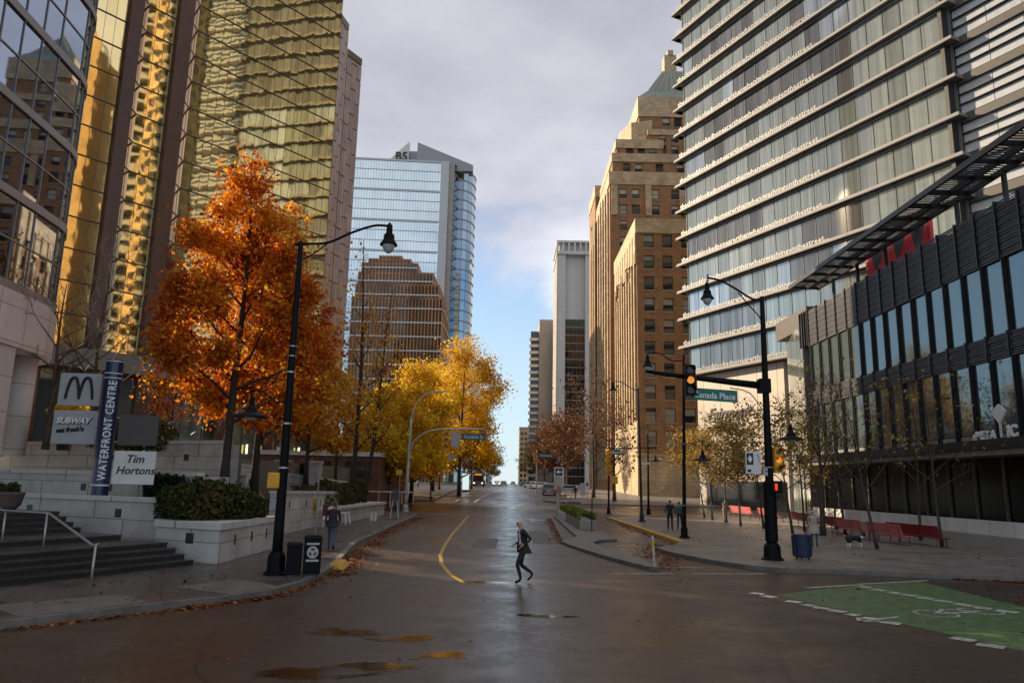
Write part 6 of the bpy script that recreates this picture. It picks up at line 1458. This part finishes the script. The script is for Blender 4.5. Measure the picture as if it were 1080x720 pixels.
# ------------------------------------------------------------------ PEOPLE
def skin_mesh(name, V, E, Rr, root, sub=1):
    me = bpy.data.meshes.new(name); me.from_pydata(V, E, []); o = bpy.data.objects.new(name, me); C.objects.link(o)
    m = o.modifiers.new('skin', 'SKIN'); m.use_smooth_shade = True
    for i, r in enumerate(Rr):
        r2 = r if isinstance(r, tuple) else (r, r); me.skin_vertices[0].data[i].radius = r2; me.skin_vertices[0].data[i].use_root = (i == root)
    s = o.modifiers.new('sub', 'SUBSURF'); s.levels = sub; s.render_levels = sub
    out = bpy.data.meshes.new_from_object(o.evaluated_get(bpy.context.evaluated_depsgraph_get()))
    C.objects.unlink(o); bpy.data.objects.remove(o); return out
def person(label, loc, rz, h=1.74, legs=((20, 10), (-18, 15)), arms=((-15, 8, 20), (15, 8, 25)), lean=4, top='suit', bottom='suit', shoe='black', hair='hairdk', shirt=None, coat=0.0, bag=False, turn=0, bulk=1.0):
    k = h/1.75; V, E, Rr, T = [], [], [], []
    def add(p, r, par=None, tg='top'):
        V.append(Vector(p)); Rr.append(r); i = len(V)-1
        if par is not None: E.append((par, i)); T.append(tg)
        return i
    ln = R_(lean); ty = lambda z: math.sin(ln)*(z-.95)
    pel = add((0, 0, .96), (.145*bulk, .105*bulk)); sp = add((0, ty(1.14), 1.14), (.14*bulk, .105*bulk), pel, 'top'); ch = add((0, ty(1.34), 1.33), (.165*bulk, .115*bulk), sp, 'top')
    nk = add((0, ty(1.49)+.01, 1.48), (.062, .062), ch, 'top'); n2 = add((0, ty(1.54)+.025, 1.535), (.055, .058), nk, 'skin'); hd = add((0, ty(1.62)+.045, 1.615), (.078, .094), n2, 'skin'); ht = add((0, ty(1.7)+.035, 1.70), (.066, .078), hd, 'skin')
    for s, (hf, kf) in zip((-1, 1), legs):
        hp = add((s*.095, 0, .90), .092*bulk, pel, 'bottom'); a = R_(hf); kn = Vector((s*.10, math.sin(a)*.43, .90-math.cos(a)*.43))
        m1 = add(Vector((s*.1, math.sin(a)*.22, .90-math.cos(a)*.22)), .080*bulk, hp, 'bottom'); kk = add(kn, .060, m1, 'bottom'); b = a-R_(kf); an = kn+Vector((0, math.sin(b)*.41, -math.cos(b)*.41))
        cf = add(kn.lerp(an, .35), .058, kk, 'bottom'); ak = add(an, .043, cf, 'bottom'); c = b*.75
        f1 = add(an+Vector((s*.005, math.cos(c)*.07+math.sin(c)*.02, -.055+math.sin(c)*.07)), (.042, .036), ak, 'shoe'); add(an+Vector((s*.02, math.cos(c)*.19, -.07+math.sin(c)*.19)), (.036, .026), f1, 'shoe')
    for s, (sf, ab, ef) in zip((-1, 1), arms):
        sh = add((s*.185*bulk, ty(1.42), 1.42), .068, ch, 'top'); a, q = R_(sf), R_(ab)
        el = Vector(V[sh])+Vector((s*math.sin(q)*.29, math.sin(a)*.29, -math.cos(a)*math.cos(q)*.29)); em = add(Vector(V[sh]).lerp(el, .5), .054, sh, 'top'); ei = add(el, .044, em, 'top')
        b = a+R_(ef); wr = el+Vector((-s*.05*(ef > 50), math.sin(b)*.25, -math.cos(b)*.25)); wi = add(wr, .031, ei, 'top'); d = (wr-el).normalized()
        pm = add(wr+d*.07, (.040, .022), wi, 'skin'); lat = Vector((0, 1, 0)) if abs(d.y) < .7 else Vector((1, 0, 0)); lat = (lat-d*lat.dot(d)).normalized(); pn = d.cross(lat)*s
        for j, (o_, l_) in enumerate(((-.028, .070), (-.010, .080), (.009, .076), (.027, .060))):
            q1 = add(wr+d*.105+lat*o_, .0095, pm, 'skin'); q2 = add(wr+d*(.105+l_*.55)+lat*o_*1.1-pn*.010, .0085, q1, 'skin'); add(wr+d*(.105+l_*.9)+lat*o_*1.1-pn*.028, .0075, q2, 'skin')
        t1 = add(wr+d*.05+lat*.045-pn*.01, .011, pm, 'skin'); add(wr+d*.085+lat*.058-pn*.018, .009, t1, 'skin')
    nose = add((0, ty(1.62)+.142, 1.605), .011, hd, 'skin')
    if turn:
        ca, sa_ = math.cos(R_(turn)), math.sin(R_(turn))
        for i in (hd, ht, nose): x, y = V[i].x, V[i].y-V[n2].y; V[i].x, V[i].y = x*ca-y*sa_, V[n2].y+x*sa_+y*ca
    lo = min(v.z-(.03) for v in V); V = [(v-Vector((0, 0, lo)))*k for v in V]; sc = lambda r: tuple(x*k for x in r) if isinstance(r, tuple) else r*k
    me = skin_mesh('person', [tuple(v) for v in V], E, [sc(r) for r in Rr], pel, 1)
    ml = {'top': 0, 'bottom': 1, 'skin': 2, 'shoe': 3}
    for m in (top, bottom, 'skin', shoe, shirt or top): me.materials.append(MT[m])
    A_ = np.array([tuple(V[a]) for a, b in E]); B_ = np.array([tuple(V[b]) for a, b in E]); dd = B_-A_; L2 = (dd*dd).sum(1)
    for f in me.polygons:
        c = np.array(f.center); t = np.clip(((c-A_)*dd).sum(1)/L2, 0, 1); dist = np.linalg.norm(c-(A_+dd*t[:, None]), axis=1); mi = ml[T[int(dist.argmin())]]
        if mi == 0 and c[2] < (.97-lo)*k: mi = 1
        if mi == 0 and shirt and f.normal.y > .3 and abs(c[0]) < .075*k and (1.0-lo)*k < c[2]: mi = 4
        f.material_index = mi; f.use_smooth = True
    me.update(); b = bpy.data.objects.new('person', me); C.objects.link(b); b.location = loc; b.rotation_euler.z = rz; tag(b, label, 'person'); OFF[b.name] = (0, 0, 0)
    hc, tc_ = V[hd], V[ht]
    if hair:
        mb = MB(); ca, sa_ = math.cos(R_(turn)), math.sin(R_(turn)); n = 12
        rings = []
        for i in range(6):
            th = i/5*1.75; ring = []
            for j in range(n):
                ph = 2*math.pi*j/n; rr = math.sin(th); cut = 1.0 if math.sin(ph) < .35 else .72
                th2 = th*cut; x, y, zz = .093*math.sin(th2)*math.cos(ph), .112*math.sin(th2)*math.sin(ph)-.012, .112*math.cos(th2)
                ring.append(((x*ca-y*sa_)*k+hc.x, (x*sa_+y*ca)*k+hc.y, hc.z+(zz+.012)*k))
            rings.append(ring)
        for r0, r1 in zip(rings, rings[1:]):
            for j in range(n): mb.face([r0[j], r1[j], r1[(j+1) % n], r0[(j+1) % n]])
        mb.build('hair', hair, b, smooth=True)
    mb = MB(); ca, sa_ = math.cos(R_(turn)), math.sin(R_(turn))
    for s in (-1, 1):
        x, y = s*.030*k, .103*k; mb.lathe([(.004*k, -.008*k), (.010*k, 0), (.004*k, .008*k)], (hc.x+x*ca-y*sa_, hc.y+x*sa_+y*ca, hc.z+.012*k), 6)
    mb.build('eyes', 'textdk', b)
    if coat:   # coat or jacket skirt hanging from the waist
        mb = MB(); n = 16; prof = [(.19, .135, 1.06), (.20, .15, .96), (.22, .175, .96-coat*.6), (.235, .19, .96-coat)]
        rs = [[(rx*bulk*k*math.cos(2*math.pi*j/n), (ry*bulk*math.sin(2*math.pi*j/n)+ty(zz)-(.03 if i > 1 else 0))*k, (zz-lo)*k) for j in range(n)] for i, (rx, ry, zz) in enumerate(prof)]
        for r0, r1 in zip(rs, rs[1:]):
            for j in range(n):
                if shirt and j in (3, 4): continue
                mb.face([r1[j], r1[(j+1) % n], r0[(j+1) % n], r0[j]])
        mb.build('jacket_skirt', top, b, smooth=True)
    if shirt:
        y0 = (ty(1.42)+.128)*k; mb = MB(); z = lambda v: (v-lo)*k
        mb.hexa([(-.024*k, y0-.03, z(1.08)), (.024*k, y0-.03, z(1.08)), (.024*k, y0-.05, z(1.08)), (-.024*k, y0-.05, z(1.08)), (-.03*k, y0-.012, z(1.42)), (.03*k, y0-.012, z(1.42)), (.03*k, y0-.04, z(1.42)), (-.03*k, y0-.04, z(1.42))]); mb.build('tie', 'textdk', b)
    return b
q = gnd(551, 614.5); person('balding man in a black suit and tie running across the wet street', (q[0], q[1], 0.0), R_(108), 1.75, legs=((28, 44), (2, 58)), arms=((-38, 16, 92), (-22, 8, 86)), lean=6, hair=None, shirt='shirt', coat=.15, turn=12, bulk=1.14)
q = gnd(349, 580, .14); person('person in a black jacket and blue jeans walking away on the left pavement', (*q, .14), R_(8), 1.76, legs=((14, 6), (-16, 18)), top='suit', bottom='jeans', coat=.12, bulk=1.12, shoe='black')
q = gnd(707, 559.5, .14); person('man in dark clothes walking along the right pavement', (*q, .14), R_(175), 1.80, legs=((10, 4), (-12, 14)), arms=((-8, 18, 12), (10, 18, 14)), top='suit', bottom='suit')
q = gnd(719, 559, .14); person('person in a teal top partly hidden by the black lamp column', (q[0]-.02, q[1]+.4, .14), R_(5), 1.68, legs=((8, 4), (-10, 12)), top='tealcl', bottom='suit')
q = gnd(765, 550, .14); person('person in pale clothes standing among the gold leaved trees', (*q, .14), R_(200), 1.72, legs=((4, 2), (-3, 3)), arms=((10, 20, 50), (14, 16, 70)), top='beigecl', bottom='beigecl', coat=.1)
q = gnd(859.5, 577, .14); person('grey haired person in a long pale coat standing by the blue bin', (*q, .14), R_(-20), 1.66, legs=((3, 2), (-4, 3)), arms=((6, 6, 20), (20, 6, 60)), top='beigecl', bottom='jeans', hair='hairgr', coat=.34, bulk=1.15)
person('distant person in pale grey walking under the golden trees', (*at(440.5, 519, 128)[:2], zg(128)+.14), R_(170), 1.7, top='greyp', bottom='greycl')
person('distant person in dark red walking past the rust trees', (*at(461, 517, 138)[:2], zg(138)+.14), R_(190), 1.7, top='redcl', bottom='greycl')
person('distant person in black beside the notices on the right', (*at(607, 522, 104)[:2], zg(104)+.14), R_(160), 1.75, top='suit', bottom='greycl')
# ------------------------------------------------------------------ DOG
def dog(label, loc, rz):
    V = [(0, 0, .46), (0, .22, .47), (0, .36, .52), (0, .46, .62), (0, .54, .64), (0, .64, .60), (0, -.2, .46), (0, -.34, .46), (0, -.44, .50), (0, -.54, .60)]
    E = [(0, 1), (1, 2), (2, 3), (3, 4), (4, 5), (0, 6), (6, 7), (7, 8), (8, 9)]; R0 = [.115, .135, .105, .08, .085, .04, .105, .10, .04, .035]
    for s in (-1, 1):
        b = len(V); V += [(s*.085, .27, .36), (s*.09, .25, .19), (s*.09, .27, .05), (s*.09, .31, .02)]; E += [(1, b), (b, b+1), (b+1, b+2), (b+2, b+3)]; R0 += [.06, .036, .028, .03]
        b = len(V); V += [(s*.085, -.30, .34), (s*.09, -.24, .24), (s*.09, -.36, .14), (s*.09, -.34, .04), (s*.09, -.29, .02)]; E += [(7, b), (b, b+1), (b+1, b+2), (b+2, b+3), (b+3, b+4)]; R0 += [.075, .05, .032, .026, .03]
        b = len(V); V += [(s*.06, .51, .73), (s*.085, .50, .70)]; E += [(4, b), (b, b+1)]; R0 += [.03, .018]
    me = skin_mesh('dog', V, E, R0, 0, 1); me.materials.append(MT['suit']); me.materials.append(MT['shirt'])
    for f in me.polygons:
        c = f.center; f.use_smooth = True
        f.material_index = 1 if (c.z < .26 or (c.y > .56) or (c.y < -.5) or (.28 < c.y < .40 and c.z < .56)) else 0
    o = bpy.data.objects.new('dog', me); C.objects.link(o); o.location = loc; o.rotation_euler.z = rz; tag(o, label, 'dog'); return o
q = gnd(902, 578, .14); dog('black and white dog standing before the pale pink bench', (*q, .14), R_(-80))
lp = thing('dog_lead', 'thin dark lead running from the pale coat to the dog', 'dog lead', (15.5, 37.4, .7)) if False else None
# ------------------------------------------------------------------ VEHICLES (distant)
def car(label, loc, rz, paint, suv=False, lights=None):
    t = thing('parked_car', label, 'car', loc, local=True, rz=rz); L_, W, Hb, Ht = (4.7, .94, 1.0, 1.75) if suv else (4.5, .90, .88, 1.45); h = L_/2
    mb = MB(); pr = [(-h, .35), (-h, Hb-.12), (-h+.15, Hb), (h-1.2, Hb-.03), (h-.1, Hb-.22), (h, .55), (h, .32)]
    n = len(pr)
    for sx_ in (-1, 1):
        pts = [(sx_*W, y, z) for y, z in pr]; mb.face(pts if sx_ < 0 else pts[::-1])
    for i in range(n): (y0, z0), (y1, z1) = pr[i], pr[(i+1) % n]; mb.face([(-W, y0, z0), (W, y0, z0), (W, y1, z1), (-W, y1, z1)][::-1])
    mb.build('body', paint, t, bevel=.05)
    mb = MB(); cb_ = [(-h+.15, Hb-.002), (h-1.35, Hb-.03), (h-2.0, Ht-.04), (h-2.4, Ht), (-h+.6, Ht-.02), (-h+.3, Ht-.15)]
    P0 = [(-W+.04, y, z) if z < Hb+.1 else (-W+.2, y, z) for y, z in cb_]; P1 = [(-x, y, z) for x, y, z in P0]
    mb.face(P0); mb.face(P1[::-1])
    for i in range(6): mb.face([P0[i], P1[i], P1[(i+1) % 6], P0[(i+1) % 6]][::-1])
    cb2 = mb.build('cabin', paint, t)
    mb = MB()
    for s in (-1, 1): xx = s*(W-.09); mb.face([(xx+s*.035, -h+.45, Hb+.06), (xx+s*.035, h-1.6, Hb+.03), (xx-s*.07, h-2.1, Ht-.12), (xx-s*.07, -h+.7, Ht-.12)])
    mb.face([(-W+.16, h-1.42, Hb+.04), (W-.16, h-1.42, Hb+.04), (W-.26, h-1.98, Ht-.1), (-W+.26, h-1.98, Ht-.1)]); mb.face([(-W+.16, -h+.15, Hb+.08), (W-.16, -h+.15, Hb+.08), (W-.26, -h+.30, Ht-.16), (-W+.26, -h+.30, Ht-.16)])
    mb.build('window', 'glassdk', t)
    for y in (-h+.85, h-.85):
        for s in (-1, 1):
            mb = MB(); mb.tube([(s*(W-.2), y, .33), (s*(W+.02), y, .33)], .33, 16); wh = mb.build('wheel', 'rubber', t); mb = MB(); mb.tube([(s*(W+.0), y, .33), (s*(W+.03), y, .33)], .2, 12); mb.build('rim', 'steel', wh)
    for s in (-1, 1):
        mb = MB(); mb.box(s*.72-.16, s*.72+.16, h-.08, h+.03, .58, .72); mb.build('headlight', 'head' if lights else 'lampglass', t); mb = MB(); mb.box(s*.74-.13, s*.74+.13, -h-.03, -h+.05, .66, .86); mb.build('tail_light', 'tail', t)
    mb = MB(); mb.box(-.26, .26, -h-.035, -h-.0, .55, .68); mb.build('number_plate', 'whitep', t)
    return t
def carat(label, px, Y, rz, paint, **k): x = at(px, 515, Y)[0]; return car(label, (x, Y, zg(Y)), R_(rz), paint, **k)
carat('black car waiting near the kerb bulge on the right', 579, 117, -4, 'carblack', suv=True)
carat('white car nearest behind the black one on the right side', 568, 158, 62, 'carwhite'); carat('white car half hidden beside the grey signal pole', 559.5, 175, 20, 'carwhite'); carat('small dark car parked far up the right kerb', 552, 215, 0, 'carblack'); carat('silver car parked beneath the red leaved tree', 597, 126, 80, 'carsilver')
carat('oncoming car with lit headlights in the far left lane', 524, 205, 180, 'carwhite', lights=1); carat('dark oncoming car beside the lit one up the street', 531, 215, 180, 'carblack', lights=None); carat('grey car farthest up the middle of the street', 541, 300, 0, 'carsilver')
Y = 176; x = at(504, 515, Y)[0]; t = thing('city_bus', 'dark city bus with lit sign approaching far on the left', 'bus', (x, Y, zg(Y)), local=True); mb = MB(); mb.box(-1.28, 1.28, 0, 12, .35, 3.1); mb.build('body', 'greycl', t, bevel=.1)
mb = MB(); mb.box(-1.1, 1.1, -.03, .1, 1.3, 2.5); mb.box(-1.31, -1.28, .4, 11.5, 1.5, 2.5); mb.box(1.28, 1.31, .4, 11.5, 1.5, 2.5); mb.build('window', 'glassdk', t); mb = MB(); mb.box(-.8, .8, -.05, .05, 2.62, 2.92); mb.build('destination_sign', 'amber', t)
for s in (-1, 1): mb = MB(); mb.box(s*.95-.15, s*.95+.15, -.05, .05, .7, .9); mb.build('headlight', 'head', t)
for y in (2.2, 9.2):
    for s in (-1, 1): mb = MB(); mb.tube([(s*1.0, y, .48), (s*1.27, y, .48)], .48, 14); mb.build('wheel', 'rubber', t)
# lit bus shelter panel and a cone of street clutter on the left far side
a, b = at(488, 499, 120), at(494.5, 511, 120); t = thing('shelter_panel', 'bright pale advertising panel of a bus shelter under the rust trees', 'bus shelter', ((a[0]+b[0])/2, 120, zg(120))); mb = MB(); mb.box(a[0], b[0], 120, 120.15, zg(120)+.4, a[2]); mb.build('panel', mat('lit_panel', (.6, .75, .75), .4, emit=(.7, .9, .9), estr=.5), t)
mb = MB(); mb.box(a[0]-.06, b[0]+.06, 120.02, 120.13, zg(120)+.1, zg(120)+.4); mb.box(a[0]-.06, b[0]+.06, 120.02, 120.13, a[2], a[2]+.1); mb.build('frame', 'iron', t)
flush_windows()
